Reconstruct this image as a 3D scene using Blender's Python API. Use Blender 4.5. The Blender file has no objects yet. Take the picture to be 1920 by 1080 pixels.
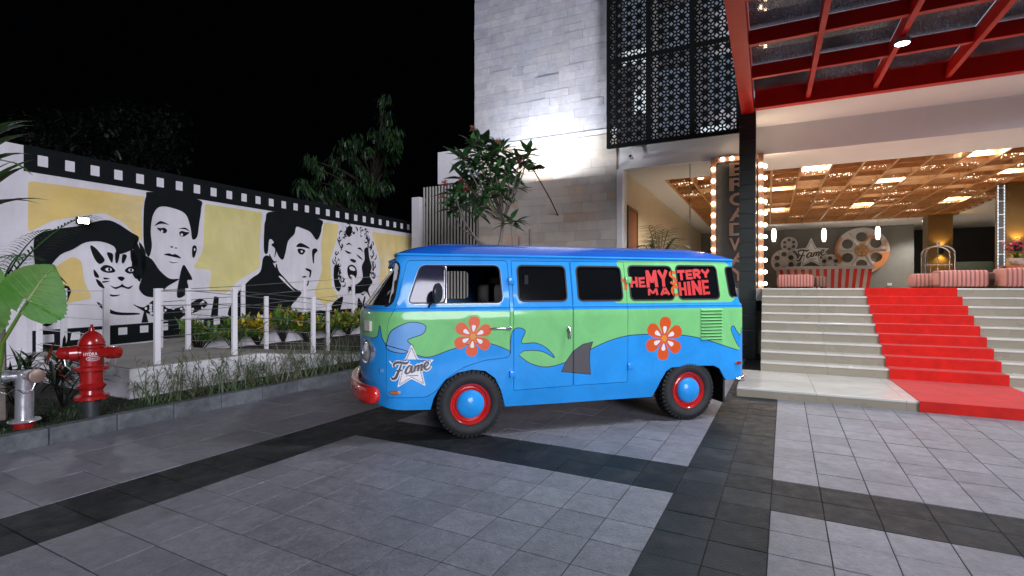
import bpy, bmesh, math, random
from mathutils import Vector, Matrix
from mathutils.geometry import tessellate_polygon
R = math.radians
rnd = random.Random(7)
scene = bpy.context.scene

# ---------------------------------------------------------------- camera, world, exposure
H = 1.45
cam_d = bpy.data.cameras.new('camera')
cam_d.sensor_width = 36.0
cam_d.lens = 18.0
cam_d.clip_start = 0.05
cam_d.clip_end = 500
cam = bpy.data.objects.new('camera', cam_d)
scene.collection.objects.link(cam)
cam.location = (0, 0, H)
cam.rotation_euler = (R(90), 0, 0)
scene.camera = cam
world = bpy.data.worlds.new('World')
scene.world = world
world.use_nodes = True
world.node_tree.nodes['Background'].inputs[0].default_value = (0.35, 0.40, 0.62, 1)
world.node_tree.nodes['Background'].inputs[1].default_value = 0.0012
sun_d = bpy.data.lights.new('fill_sun', 'SUN')
sun_d.energy = 2.2; sun_d.color = (0.86, 0.85, 1.0); sun_d.angle = math.radians(22)  # low fill sun added behind the camera to light mural and van
sun = bpy.data.objects.new('fill_sun', sun_d)
scene.collection.objects.link(sun)
sun.rotation_euler = Vector((-0.34, 0.80, -0.20)).to_track_quat('-Z', 'Y').to_euler()
vs = scene.view_settings
vs.view_transform = 'Standard'
vs.look = 'None'
vs.exposure = 0.16
vs.gamma = 1.0
vs.use_curve_mapping = False
scene.cycles.max_bounces = 7
scene.cycles.transparent_max_bounces = 12
scene.cycles.caustics_reflective = False
scene.cycles.caustics_refractive = False
scene.cycles.sample_clamp_indirect = 4.0

# ---------------------------------------------------------------- frames (origin, rotation about z)
class Frame:
    def __init__(self, o, deg):
        self.o = Vector((o[0], o[1], o[2] if len(o) > 2 else 0)); self.a = R(deg)
    def w(self, p):
        c, s = math.cos(self.a), math.sin(self.a)
        return Vector((self.o.x + c*p[0] - s*p[1], self.o.y + s*p[0] + c*p[1], self.o.z + p[2]))
BF = Frame((3.395, 6.692), -26.565)      # building: x runs along the facade, y goes in
KF = Frame((0, 0), -28.0)                # paving, kerb, ramp
VF = Frame((-0.396, 4.94), 16.2)         # van: x to its tail, y to its far side
WF = Frame((-7.42, 7.78), 65.45)         # mural wall: x along it, y behind it
GF = Frame((0, 0), 0)                    # plain ground coordinates

def link(o): scene.collection.objects.link(o)
META = {}
def thing(name, label, cat, frame, at=(0, 0, 0), group=None, kind=None):
    o = bpy.data.objects.new(name, None); link(o)
    o.empty_display_size = 0.1
    o.location = frame.w(at); o.rotation_euler = (0, 0, frame.a)
    if label: o['label'] = label
    if cat: o['category'] = cat
    if group: o['group'] = group
    if kind: o['kind'] = kind
    META[o.name] = (frame, Vector(at))
    return o
def part(name, mb, m, parent, smooth=False, label=None, kind=None):
    """one mesh part; mb holds frame coordinates"""
    fr, at = META[parent.name]
    me = mb.mesh(name, m, smooth, at)
    o = bpy.data.objects.new(name, me); link(o); o.parent = parent
    META[o.name] = (fr, at)
    if label: o['label'] = label
    if kind: o['kind'] = kind
    return o
def solid(name, mb, m, frame, label=None, cat=None, group=None, kind=None, at=(0, 0, 0), smooth=False):
    """a top-level thing that is a single mesh"""
    me = mb.mesh(name, m, smooth, Vector(at))
    o = bpy.data.objects.new(name, me); link(o)
    o.location = frame.w(at); o.rotation_euler = (0, 0, frame.a)
    META[o.name] = (frame, Vector(at))
    if label: o['label'] = label
    if cat: o['category'] = cat
    if group: o['group'] = group
    if kind: o['kind'] = kind
    return o
def piece(name, me, parent, loc, rot=None, scale=None):
    """a piece that shares mesh data; loc in frame coordinates"""
    fr, at = META[parent.name]
    o = bpy.data.objects.new(name, me); link(o); o.parent = parent
    o.location = Vector(loc) - at
    if rot: o.rotation_euler = rot
    if scale: o.scale = scale
    META[o.name] = (fr, at)
    return o
def kids(o): return [c for c in bpy.data.objects if c.parent == o]
def dup(root, frame, at, label=None, rotz=None, scale=None):
    def cp(o, par):
        c = o.copy(); link(c)
        if par is not None: c.parent = par
        META[c.name] = META[o.name]
        for ch in CH.get(o.name, ()): cp(ch, c)
        return c
    CH = {}
    for ch in bpy.data.objects:
        if ch.parent: CH.setdefault(ch.parent.name, []).append(ch)
    r = cp(root, None)
    r.location = frame.w(at)
    r.rotation_euler = (0, 0, frame.a + (rotz or 0))
    if scale: r.scale = (scale,)*3
    if label: r['label'] = label
    return r

# ---------------------------------------------------------------- mesh builder
class MB:
    def __init__(self): self.v = []; self.f = []; self.mi = []; self.cur = 0
    def add(self, vs, fs):
        n = len(self.v); self.v += [tuple(p) for p in vs]
        for f in fs: self.f.append([i+n for i in f]); self.mi.append(self.cur)
    def box(self, x0, x1, y0, y1, z0, z1):
        self.add([(x0,y0,z0),(x1,y0,z0),(x1,y1,z0),(x0,y1,z0),(x0,y0,z1),(x1,y0,z1),(x1,y1,z1),(x0,y1,z1)],
                 [(0,3,2,1),(4,5,6,7),(0,1,5,4),(1,2,6,5),(2,3,7,6),(3,0,4,7)]); return self
    def cbox(self, x0, x1, y0, y1, z0, z1, c=0.01):
        """box with chamfered edges"""
        bm = bmesh.new()
        bmesh.ops.create_cube(bm, size=1)
        for v in bm.verts: v.co = ((x0+x1)/2+v.co.x*(x1-x0), (y0+y1)/2+v.co.y*(y1-y0), (z0+z1)/2+v.co.z*(z1-z0))
        bmesh.ops.bevel(bm, geom=bm.edges[:], offset=c, segments=2, profile=0.5, affect='EDGES')
        return self.bm(bm)
    def bm(self, bm):
        bm.verts.index_update()
        self.add([v.co[:] for v in bm.verts], [[v.index for v in f.verts] for f in bm.faces]); bm.free(); return self
    def tube(self, pts, r, n=8, cap=True):
        pts = [Vector(p) for p in pts]
        rs = r if isinstance(r, (list, tuple)) else [r]*len(pts)
        base = len(self.v); up = None
        vs = []
        for i, p in enumerate(pts):
            t = (pts[min(i+1, len(pts)-1)] - pts[max(i-1, 0)])
            if t.length < 1e-9: t = Vector((0, 0, 1))
            t.normalize()
            if up is None: up = Vector((0, 0, 1)) if abs(t.z) < 0.9 else Vector((1, 0, 0))
            a = t.cross(up)
            if a.length < 1e-6: a = t.cross(Vector((0, 1, 0)))
            a.normalize(); b = a.cross(t); up = b
            for k in range(n):
                q = 2*math.pi*k/n
                vs.append(p + (a*math.cos(q) + b*math.sin(q))*rs[i])
        fs = []
        for i in range(len(pts)-1):
            for k in range(n):
                fs.append((i*n+k, i*n+(k+1) % n, (i+1)*n+(k+1) % n, (i+1)*n+k))
        if cap:
            fs.append(tuple(range(n))[::-1]); fs.append(tuple((len(pts)-1)*n+k for k in range(n)))
        self.add(vs, fs); return self
    def bar(self, a, b, w, h=None):
        """rectangular bar from a to b, w across, h tall"""
        a, b = Vector(a), Vector(b); h = h or w
        t = (b-a).normalized(); up = Vector((0, 0, 1)) if abs(t.z) < 0.95 else Vector((0, 1, 0))
        s = t.cross(up).normalized()*(w/2); u = s.cross(t).normalized()*(h/2)
        self.add([a-s-u, a+s-u, a+s+u, a-s+u, b-s-u, b+s-u, b+s+u, b-s+u],
                 [(0,1,2,3),(7,6,5,4),(0,4,5,1),(1,5,6,2),(2,6,7,3),(3,7,4,0)]); return self
    def lathe(self, prof, c=(0, 0, 0), n=24, axis='z', a0=0, a1=None):
        """prof: (radius, along) pairs"""
        full = a1 is None; a1 = a1 if a1 is not None else a0+2*math.pi
        m = n if full else n+1; vs = []
        for r_, h in prof:
            for k in range(m):
                q = a0+(a1-a0)*k/n; x, y = r_*math.cos(q), r_*math.sin(q)
                vs.append({'z': (c[0]+x, c[1]+y, c[2]+h), 'y': (c[0]+x, c[1]+h, c[2]+y), 'x': (c[0]+h, c[1]+x, c[2]+y)}[axis])
        fs = []
        for i in range(len(prof)-1):
            for k in range(n):
                j = (k+1) % m
                f = (i*m+k, i*m+j, (i+1)*m+j, (i+1)*m+k)
                fs.append(f if axis != 'y' else f[::-1])
        self.add(vs, fs); return self
    def poly(self, pts, holes=(), fn=None, thick=0):
        """flat polygon (2D) with holes, fn maps (x, y, depth) to 3D"""
        fn = fn or (lambda x, y, d: (x, y, d))
        loops = [[Vector((p[0], p[1], 0)) for p in l] for l in [pts, *holes]]
        flat = [p for l in loops for p in l]
        tri = tessellate_polygon(loops)
        self.add([fn(p.x, p.y, 0) for p in flat], [t for t in tri])
        if thick:
            self.add([fn(p.x, p.y, thick) for p in flat], [tuple(t)[::-1] for t in tri])
            for l in loops:
                n = len(l)
                self.add([fn(p.x, p.y, 0) for p in l]+[fn(p.x, p.y, thick) for p in l],
                         [(i, (i+1) % n, n+(i+1) % n, n+i) for i in range(n)])
        return self
    def mesh(self, name, m, smooth=False, at=(0, 0, 0)):
        me = bpy.data.meshes.new(name)
        ax, ay, az = at
        me.from_pydata([(p[0]-ax, p[1]-ay, p[2]-az) for p in self.v], [], self.f)
        ms = m if isinstance(m, (list, tuple)) else [m]
        for k in ms: me.materials.append(k)
        if len(ms) > 1: me.polygons.foreach_set('material_index', self.mi)
        bm = bmesh.new(); bm.from_mesh(me)
        bmesh.ops.recalc_face_normals(bm, faces=bm.faces[:]) if not getattr(self, 'keep', False) else None
        bm.to_mesh(me); bm.free()
        if smooth:
            me.polygons.foreach_set('use_smooth', [True]*len(me.polygons))
            try: me.set_sharp_from_angle(angle=R(38))
            except Exception: pass
        me.update(); return me

def catmull(pts, n=6, closed=True):
    out = []; N = len(pts)
    for i in range(N if closed else N-1):
        p0 = pts[(i-1) % N] if closed or i > 0 else pts[0]
        p1 = pts[i]; p2 = pts[(i+1) % N]
        p3 = pts[(i+2) % N] if closed or i+2 < N else pts[-1]
        for k in range(n):
            t = k/n
            out.append(tuple(0.5*(2*b+(c-a)*t+(2*a-5*b+4*c-d)*t*t+(3*b-a-3*c+d)*t**3) for a, b, c, d in zip(p0, p1, p2, p3)))
    if not closed: out.append(tuple(pts[-1]))
    return out
def ellipse(cx, cy, rx, ry, n=20, rot=0):
    c, s = math.cos(rot), math.sin(rot)
    return [(cx+rx*math.cos(q)*c-ry*math.sin(q)*s, cy+rx*math.cos(q)*s+ry*math.sin(q)*c) for q in [2*math.pi*k/n for k in range(n)]]
def rrect(x0, x1, y0, y1, r, n=5):
    out = []
    for cx, cy, a in ((x1-r, y1-r, 0), (x0+r, y1-r, 90), (x0+r, y0+r, 180), (x1-r, y0+r, 270)):
        out += [(cx+r*math.cos(R(a+90*k/n)), cy+r*math.sin(R(a+90*k/n))) for k in range(n+1)]
    return out
def rpoly(pts, r, n=4):
    """polygon with rounded corners"""
    out = []; N = len(pts)
    for i in range(N):
        p = Vector(pts[i]); a = (Vector(pts[i-1])-p); b = (Vector(pts[(i+1) % N])-p)
        k = min(r, a.length*0.45, b.length*0.45)
        a = p+a.normalized()*k; b = p+b.normalized()*k
        for j in range(n+1):
            t = j/n
            out.append(tuple(a*(1-t)**2+p*2*t*(1-t)+b*t*t))
    return out
def ribbon(pts, w):
    """2D stroke outline of the given width (single or per point)"""
    ws = w if isinstance(w, (list, tuple)) else [w]*len(pts)
    L, Rr = [], []
    for i, p in enumerate(pts):
        a = Vector(pts[max(i-1, 0)]); b = Vector(pts[min(i+1, len(pts)-1)])
        t = (b-a); t = t.normalized() if t.length > 1e-9 else Vector((1, 0)); nrm = Vector((-t.y, t.x))*ws[i]/2
        L.append(tuple(Vector(p)+nrm)); Rr.append(tuple(Vector(p)-nrm))
    return L, Rr
def stroke(mb, pts, w, fn, depth=0, thick=0):
    L, Rr = ribbon(pts, w); n = len(L)
    def grid(d): return [fn(*p, d) for p in L]+[fn(*p, d) for p in Rr]
    mb.add(grid(depth), [(i, i+1, n+i+1, n+i) for i in range(n-1)])
    if thick:
        mb.add(grid(depth+thick), [(i, n+i, n+i+1, i+1) for i in range(n-1)])
        ring = list(range(n))+[n+i for i in range(n-1, -1, -1)]; m = len(ring)
        pts3 = grid(depth)+grid(depth+thick)
        mb.add(pts3, [(ring[i], ring[(i+1) % m], 2*n+ring[(i+1) % m], 2*n+ring[i]) for i in range(m)])
_fonts = {}
def glyphs(txt, bold=0.0, shear=0.0, space=1.0):
    """2D triangles of a line of text: (verts, faces) scaled to its own box 0..1"""
    key = (txt, bold, shear, space)
    if key in _fonts: return _fonts[key]
    cu = bpy.data.curves.new('letters', 'FONT'); cu.body = txt; cu.offset = bold; cu.shear = shear; cu.resolution_u = 3
    cu.space_character = space
    ob = bpy.data.objects.new('letters', cu); link(ob)
    dg = bpy.context.evaluated_depsgraph_get()
    me = bpy.data.meshes.new_from_object(ob.evaluated_get(dg))
    vs_ = [(v.co.x, v.co.y) for v in me.vertices]; fs_ = [tuple(p.vertices) for p in me.polygons]
    bpy.data.objects.remove(ob); bpy.data.curves.remove(cu); bpy.data.meshes.remove(me)
    x0 = min(p[0] for p in vs_); x1 = max(p[0] for p in vs_); y0 = min(p[1] for p in vs_); y1 = max(p[1] for p in vs_)
    vs_ = [((p[0]-x0)/(x1-x0), (p[1]-y0)/(y1-y0)) for p in vs_]
    _fonts[key] = (vs_, fs_); return _fonts[key]
def text(mb, txt, x0, x1, z0, z1, fn, bold=0.0, shear=0.0, warp=None, space=1.0):
    vs_, fs_ = glyphs(txt, bold, shear, space)
    out = []
    for x, y in vs_:
        if warp: y = warp(x, y)
        out.append(fn(x0+(x1-x0)*x, z0+(z1-z0)*y, 0))
    mb.add(out, fs_)

# ---------------------------------------------------------------- materials
def mat(name, col, rough=0.6, metal=0.0, var=0.08, scale=6.0, bump=0.0, bscale=40.0, rv=0.0, spec=0.5, coat=0.0,
        col2=None, mixlo=0.4, mixhi=0.65, rvar=0.0, stretch=None, stain=0.0, sscale=0.7):
    m = bpy.data.materials.new(name); m.use_nodes = True
    nt = m.node_tree; N = nt.nodes; L = nt.links
    b = N['Principled BSDF']
    b.inputs['Roughness'].default_value = rough; b.inputs['Metallic'].default_value = metal
    b.inputs['Specular IOR Level'].default_value = spec
    if coat: b.inputs['Coat Weight'].default_value = coat; b.inputs['Coat Roughness'].default_value = 0.06
    geo = N.new('ShaderNodeNewGeometry')
    pos = geo.outputs['Position']
    if stretch:
        mp = N.new('ShaderNodeMapping'); mp.inputs['Scale'].default_value = stretch; L.new(pos, mp.inputs[0]); pos = mp.outputs[0]
    no = N.new('ShaderNodeTexNoise'); no.inputs['Scale'].default_value = scale; no.inputs['Detail'].default_value = 6
    no.inputs['Roughness'].default_value = 0.6
    L.new(pos, no.inputs['Vector'])
    mr = N.new('ShaderNodeMapRange'); mr.inputs[1].default_value = 0.25; mr.inputs[2].default_value = 0.75
    mr.inputs[3].default_value = 1-var; mr.inputs[4].default_value = 1+var
    L.new(no.outputs['Fac'], mr.inputs[0])
    val = mr.outputs[0]
    if rv:
        oi = N.new('ShaderNodeObjectInfo'); ad = N.new('ShaderNodeMath'); ad.operation = 'ADD'
        L.new(oi.outputs['Random'], ad.inputs[0]); L.new(geo.outputs['Random Per Island'], ad.inputs[1])
        fr = N.new('ShaderNodeMath'); fr.operation = 'FRACT'; L.new(ad.outputs[0], fr.inputs[0])
        m2 = N.new('ShaderNodeMapRange'); m2.inputs[3].default_value = 1-rv; m2.inputs[4].default_value = 1+rv
        L.new(fr.outputs[0], m2.inputs[0])
        mu = N.new('ShaderNodeMath'); mu.operation = 'MULTIPLY'; L.new(val, mu.inputs[0]); L.new(m2.outputs[0], mu.inputs[1]); val = mu.outputs[0]
    if stain:
        n9 = N.new('ShaderNodeTexNoise'); n9.inputs['Scale'].default_value = sscale; n9.inputs['Detail'].default_value = 7; n9.inputs['Roughness'].default_value = 0.68; n9.inputs['Distortion'].default_value = 0.8
        L.new(geo.outputs['Position'], n9.inputs['Vector'])
        m9 = N.new('ShaderNodeMapRange'); m9.inputs[1].default_value = 0.34; m9.inputs[2].default_value = 0.62; m9.inputs[3].default_value = 1-stain; m9.inputs[4].default_value = 1+stain*0.5
        L.new(n9.outputs['Fac'], m9.inputs[0])
        u9 = N.new('ShaderNodeMath'); u9.operation = 'MULTIPLY'; L.new(val, u9.inputs[0]); L.new(m9.outputs[0], u9.inputs[1]); val = u9.outputs[0]
    base = None
    if col2:
        n2 = N.new('ShaderNodeTexNoise'); n2.inputs['Scale'].default_value = scale*0.35; n2.inputs['Detail'].default_value = 5
        L.new(pos, n2.inputs['Vector'])
        m3 = N.new('ShaderNodeMapRange'); m3.inputs[1].default_value = mixlo; m3.inputs[2].default_value = mixhi
        L.new(n2.outputs['Fac'], m3.inputs[0])
        mx = N.new('ShaderNodeMix'); mx.data_type = 'RGBA'
        mx.inputs[6].default_value = (*col, 1); mx.inputs[7].default_value = (*col2, 1); L.new(m3.outputs[0], mx.inputs[0]); base = mx.outputs[2]
        if rv:
            L.new(m3.outputs[0], mx.inputs[0])
    vm = N.new('ShaderNodeVectorMath'); vm.operation = 'SCALE'
    if base: L.new(base, vm.inputs[0])
    else: vm.inputs[0].default_value = col
    L.new(val, vm.inputs['Scale']); L.new(vm.outputs[0], b.inputs['Base Color'])
    if rvar:
        m4 = N.new('ShaderNodeMapRange'); m4.inputs[1].default_value = 0.3; m4.inputs[2].default_value = 0.7
        m4.inputs[3].default_value = max(0.02, rough-rvar); m4.inputs[4].default_value = min(1, rough+rvar)
        L.new(no.outputs['Fac'], m4.inputs[0]); L.new(m4.outputs[0], b.inputs['Roughness'])
    if bump:
        n3 = N.new('ShaderNodeTexNoise'); n3.inputs['Scale'].default_value = bscale; n3.inputs['Detail'].default_value = 5
        L.new(pos, n3.inputs['Vector'])
        bp = N.new('ShaderNodeBump'); bp.inputs['Strength'].default_value = bump; bp.inputs['Distance'].default_value = 0.01
        L.new(n3.outputs['Fac'], bp.inputs['Height']); L.new(bp.outputs[0], b.inputs['Normal'])
    return m
def leafmat(name, col, col2=None, rv=0.35, rough=0.45, bump=0.15):
    m = mat(name, col, rough, var=0.18, scale=9, rv=rv, col2=col2, bump=bump, bscale=60)
    b = m.node_tree.nodes['Principled BSDF']
    return m
def emit(name, col, s):
    m = bpy.data.materials.new(name); m.use_nodes = True
    nt = m.node_tree; nt.nodes.clear()
    e = nt.nodes.new('ShaderNodeEmission'); e.inputs[0].default_value = (*col, 1); e.inputs[1].default_value = s
    o = nt.nodes.new('ShaderNodeOutputMaterial'); nt.links.new(e.outputs[0], o.inputs[0]); return m
def glass(name, tint, alpha, rough=0.03, spec=0.5, dust_haze=0.0):
    m = bpy.data.materials.new(name); m.use_nodes = True
    nt = m.node_tree; N = nt.nodes; L = nt.links; N.clear()
    tr = N.new('ShaderNodeBsdfTransparent'); tr.inputs[0].default_value = (*tint, 1)
    gl = N.new('ShaderNodeBsdfGlossy'); gl.inputs['Roughness'].default_value = rough
    fr = N.new('ShaderNodeFresnel'); fr.inputs[0].default_value = 1.3
    mx = N.new('ShaderNodeMixShader'); L.new(fr.outputs[0], mx.inputs[0]); L.new(tr.outputs[0], mx.inputs[1]); L.new(gl.outputs[0], mx.inputs[2])
    sh = mx.outputs[0]
    if dust_haze:
        d1 = N.new('ShaderNodeBsdfDiffuse'); d1.inputs[0].default_value = (0.5, 0.5, 0.53, 1)
        d2 = N.new('ShaderNodeBsdfTranslucent'); d2.inputs[0].default_value = (0.45, 0.46, 0.5, 1)
        df = N.new('ShaderNodeMixShader'); df.inputs[0].default_value = 0.5; L.new(d1.outputs[0], df.inputs[1]); L.new(d2.outputs[0], df.inputs[2])
        g = N.new('ShaderNodeNewGeometry')
        a = N.new('ShaderNodeTexNoise'); a.inputs['Scale'].default_value = 34; a.inputs['Detail'].default_value = 8; a.inputs['Roughness'].default_value = 0.8
        b_ = N.new('ShaderNodeTexNoise'); b_.inputs['Scale'].default_value = 1.1; b_.inputs['Detail'].default_value = 3
        L.new(g.outputs['Position'], a.inputs['Vector']); L.new(g.outputs['Position'], b_.inputs['Vector'])
        m1 = N.new('ShaderNodeMapRange'); m1.inputs[1].default_value = 0.52; m1.inputs[2].default_value = 0.74; m1.inputs[3].default_value = dust_haze*0.25; m1.inputs[4].default_value = dust_haze*2.2
        L.new(a.outputs['Fac'], m1.inputs[0])
        m2 = N.new('ShaderNodeMapRange'); m2.inputs[1].default_value = 0.35; m2.inputs[2].default_value = 0.65; m2.inputs[3].default_value = 0.2; m2.inputs[4].default_value = 1
        L.new(b_.outputs['Fac'], m2.inputs[0])
        mm = N.new('ShaderNodeMath'); mm.operation = 'MULTIPLY'; L.new(m1.outputs[0], mm.inputs[0]); L.new(m2.outputs[0], mm.inputs[1])
        m_ = N.new('ShaderNodeMixShader'); L.new(mm.outputs[0], m_.inputs[0]); L.new(sh, m_.inputs[1]); L.new(df.outputs[0], m_.inputs[2]); sh = m_.outputs[0]
    o = N.new('ShaderNodeOutputMaterial'); L.new(sh, o.inputs[0]); return m

M = {}
M['tile'] = mat('light_paving_stone', (0.258, 0.255, 0.290), 0.46, var=0.3, scale=34, bump=0.6, bscale=55, rv=0.12, rvar=0.16, col2=(0.215, 0.215, 0.235), stain=0.16, sscale=3.2)
M['tiledark'] = mat('dark_paving_stone', (0.024, 0.029, 0.032), 0.55, spec=0.22, var=0.3, scale=9, bump=0.5, bscale=70, rv=0.3, rvar=0.16, col2=(0.055, 0.056, 0.058), mixlo=0.5, mixhi=0.75, stain=0.4, sscale=1.3)
M['joint'] = mat('joint_sand', (0.012, 0.012, 0.013), 0.9, var=0.3, scale=40)
M['kerb'] = mat('kerb_stone', (0.13, 0.145, 0.15), 0.75, var=0.3, scale=14, bump=0.5, rv=0.14, stain=0.3, sscale=2.5)
M['soil'] = mat('soil', (0.03, 0.026, 0.02), 0.95, var=0.5, scale=14, bump=0.8)
M['white'] = mat('white_paint', (0.78, 0.77, 0.78), 0.55, var=0.05, scale=2.5, bump=0.08, bscale=150)
M['wallwhite'] = mat('white_wall_paint', (0.76, 0.75, 0.77), 0.7, var=0.09, scale=5, stretch=(1, 1, 0.18), stain=0.10, bump=0.1, bscale=120)
M['rampfloor'] = mat('ramp_concrete', (0.34, 0.32, 0.29), 0.6, var=0.25, scale=3, bump=0.3)
M['black'] = mat('black_mural_paint', (0.007, 0.010, 0.011), 0.7, var=0.25, scale=4, spec=0.15)
M['mwhite'] = mat('white_mural_paint', (0.77, 0.76, 0.78), 0.65, var=0.05, scale=3, stain=0.06)
M['yellow'] = mat('yellow_mural_paint', (0.80, 0.59, 0.17), 0.65, var=0.08, stain=0.14, bump=0.1, bscale=120, scale=1.5, col2=(0.82, 0.72, 0.42), mixlo=0.35, mixhi=0.7)
M['yellow2'] = mat('lime_yellow_mural_paint', (0.72, 0.66, 0.22), 0.65, var=0.08, stain=0.12, bump=0.1, bscale=120, scale=1.2, col2=(0.80, 0.70, 0.40), mixlo=0.35, mixhi=0.75)
M['yellow3'] = mat('straw_yellow_mural_paint', (0.78, 0.62, 0.20), 0.65, var=0.08, stain=0.12, bump=0.1, bscale=120, scale=1.2, col2=(0.74, 0.64, 0.28), mixlo=0.35, mixhi=0.75)
M['stone'] = mat('pale_stone', (0.50, 0.49, 0.50), 0.8, var=0.16, scale=5, bump=0.5, bscale=30, rv=0.09, col2=(0.42, 0.43, 0.47))
M['stone2'] = mat('beige_sandstone', (0.66, 0.57, 0.46), 0.75, var=0.1, scale=4, bump=0.3, bscale=30, rv=0.10, col2=(0.60, 0.55, 0.48))
M['stone3'] = mat('pink_sandstone', (0.66, 0.50, 0.38), 0.75, var=0.1, scale=4, bump=0.3, bscale=30, rv=0.08)
M['mortar'] = mat('mortar', (0.30, 0.29, 0.29), 0.9, var=0.1, scale=20)
M['ledge'] = mat('white_coping', (0.72, 0.71, 0.72), 0.6)
M['slat'] = mat('grey_beige_slat_metal', (0.50, 0.49, 0.43), 0.45, var=0.1, scale=3)
M['dark'] = mat('dark_void', (0.012, 0.012, 0.013), 0.8)
M['screen'] = mat('black_laser_cut_metal', (0.006, 0.007, 0.006), 0.5, var=0.2, spec=0.2)
M['red'] = mat('red_steel_paint', (0.60, 0.014, 0.008), 0.4, var=0.12, scale=2.5, spec=0.15)
M['pillar'] = mat('dark_green_stone', (0.035, 0.04, 0.034), 0.35, var=0.25, scale=5, stretch=(1, 1, 5))
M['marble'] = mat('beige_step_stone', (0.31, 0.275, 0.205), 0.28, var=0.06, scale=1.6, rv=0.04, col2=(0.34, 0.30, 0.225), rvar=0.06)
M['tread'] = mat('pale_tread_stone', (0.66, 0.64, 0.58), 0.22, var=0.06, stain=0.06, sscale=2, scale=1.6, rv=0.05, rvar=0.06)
M['carpet'] = mat('red_carpet', (0.68, 0.010, 0.003), 0.85, var=0.12, scale=9, stain=0.14, sscale=2.5, bump=0.5, bscale=300, spec=0.15)
M['carpet'].node_tree.nodes['Principled BSDF'].inputs['Sheen Weight'].default_value = 0.2
M['carpet'].node_tree.nodes['Principled BSDF'].inputs['Sheen Roughness'].default_value = 0.6
M['plaster'] = mat('white_ceiling_plaster', (0.88, 0.86, 0.84), 0.8, var=0.03, scale=2)
M['wood'] = mat('ceiling_wood', (0.52, 0.26, 0.10), 0.45, var=0.28, scale=7, rv=0.15, stretch=(1, 1, 6))
M['grey'] = mat('grey_feature_wall', (0.20, 0.20, 0.185), 0.7, var=0.06, scale=3)
M['lobbyfloor'] = mat('lobby_floor_stone', (0.60, 0.55, 0.48), 0.2, var=0.1)
M['beigewall'] = mat('beige_wall_cladding', (0.62, 0.50, 0.32), 0.45, var=0.06, scale=2)
M['door'] = mat('door_wood', (0.30, 0.10, 0.045), 0.4, var=0.2, stretch=(6, 6, 1))
M['copper'] = mat('copper_sign_face', (0.42, 0.24, 0.16), 0.4, 0.6, var=0.15)
M['panel'] = mat('dark_grey_sign_panel', (0.045, 0.047, 0.045), 0.4, var=0.1)
M['chrome'] = mat('chrome', (0.82, 0.82, 0.84), 0.16, 0.9, var=0.05, scale=20, rvar=0.05)
M['steel'] = mat('brushed_steel', (0.55, 0.55, 0.56), 0.3, 1.0, var=0.08)
M['brown'] = mat('bronze_brown_cladding', (0.16, 0.10, 0.03), 0.4, var=0.1, scale=4)
M['darkwall'] = mat('dark_lobby_wall', (0.03, 0.03, 0.032), 0.5, var=0.15)
M['bulb'] = emit('lit_warm_bulb', (1.0, 0.74, 0.52), 34)
M['lamp'] = emit('lit_white_lamp', (0.92, 0.96, 1.0), 60)
M['down'] = emit('lit_downlight', (1.0, 0.95, 0.88), 25)
M['lampwarm'] = emit('lit_amber_lamp', (1.0, 0.62, 0.18), 14)
M['pendant'] = emit('lit_pendant_glass', (1.0, 0.93, 0.82), 5)
M['panelglow'] = emit('lit_ceiling_panel', (1.0, 0.97, 0.94), 1.6)
M['sparkle'] = emit('lit_shell_lamp', (1.0, 0.86, 0.62), 3.2)

def spot(name, frame, at, to, power, col, deg=150, blend=0.6, rad=0.08):
    l = bpy.data.lights.new(name, 'SPOT'); l.energy = power; l.color = col; l.spot_size = R(deg); l.spot_blend = blend; l.shadow_soft_size = rad
    o = bpy.data.objects.new(name, l); link(o)
    a = frame.w(at); b = frame.w(to); o.location = a
    o.rotation_euler = (b-a).to_track_quat('-Z', 'Y').to_euler(); return o
def point(name, frame, at, power, col, rad=0.06):
    l = bpy.data.lights.new(name, 'POINT'); l.energy = power; l.color = col; l.shadow_soft_size = rad
    o = bpy.data.objects.new(name, l); link(o); o.location = frame.w(at); return o
# ================================================================= SETTING: ground, paving, kerb
solid('ground', MB().box(-90, 90, -60, 120, -0.30, -0.06), M['soil'], GF, kind='structure')

paving = thing('paving', None, None, KF, kind='structure')
part('paving_bed', MB().box(-6.0, 9.0, 0.6, 12.6, -0.06, -0.0045), M['joint'], paving)
T = 0.305
def tile_mesh(name, a, b, m):
    mb = MB(); g = 0.0030; c = 0.001
    x, y = a/2-g, b/2-g
    mb.add([(-x,-y,-0.045),(x,-y,-0.045),(x,y,-0.045),(-x,y,-0.045),
            (-x,-y,-c),(x,-y,-c),(x,y,-c),(-x,y,-c),(-x+c,-y+c,0),(x-c,-y+c,0),(x-c,y-c,0),(-x+c,y-c,0)],
           [(0,1,5,4),(1,2,6,5),(2,3,7,6),(3,0,4,7),(4,5,9,8),(5,6,10,9),(6,7,11,10),(7,4,8,11),(8,9,10,11)])
    return mb.mesh(name, m)
tiles = []
q0, p0 = -0.69, 3.74
def is_dark(qc, pc):
    if q0 < qc < q0+2*T: return True
    if -4.36 < qc < -3.75: return True
    if p0 < pc < p0+2*T and qc > -4.4: return True
    return False
for j in range(-9, 26):
    for i in range(-12, 31):
        qc = q0+(i+0.5)*T; pc = p0+(j+0.5)*T
        if qc < -4.36: continue
        tiles.append((qc, pc, T, T, is_dark(qc, pc)))
for j in range(-6, 18):
    for i in range(3):
        qa = -6.0+i*0.5467
        dark = False
        pc = p0+0.305+(j)*0.457+(0.14 if i == 1 else 0)
        if qa+0.27 > -6.0 and abs(pc-6.75) < 0.4: dark = True
        tiles.append((qa+0.2733, pc, 0.5467, 0.457, dark))
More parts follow.
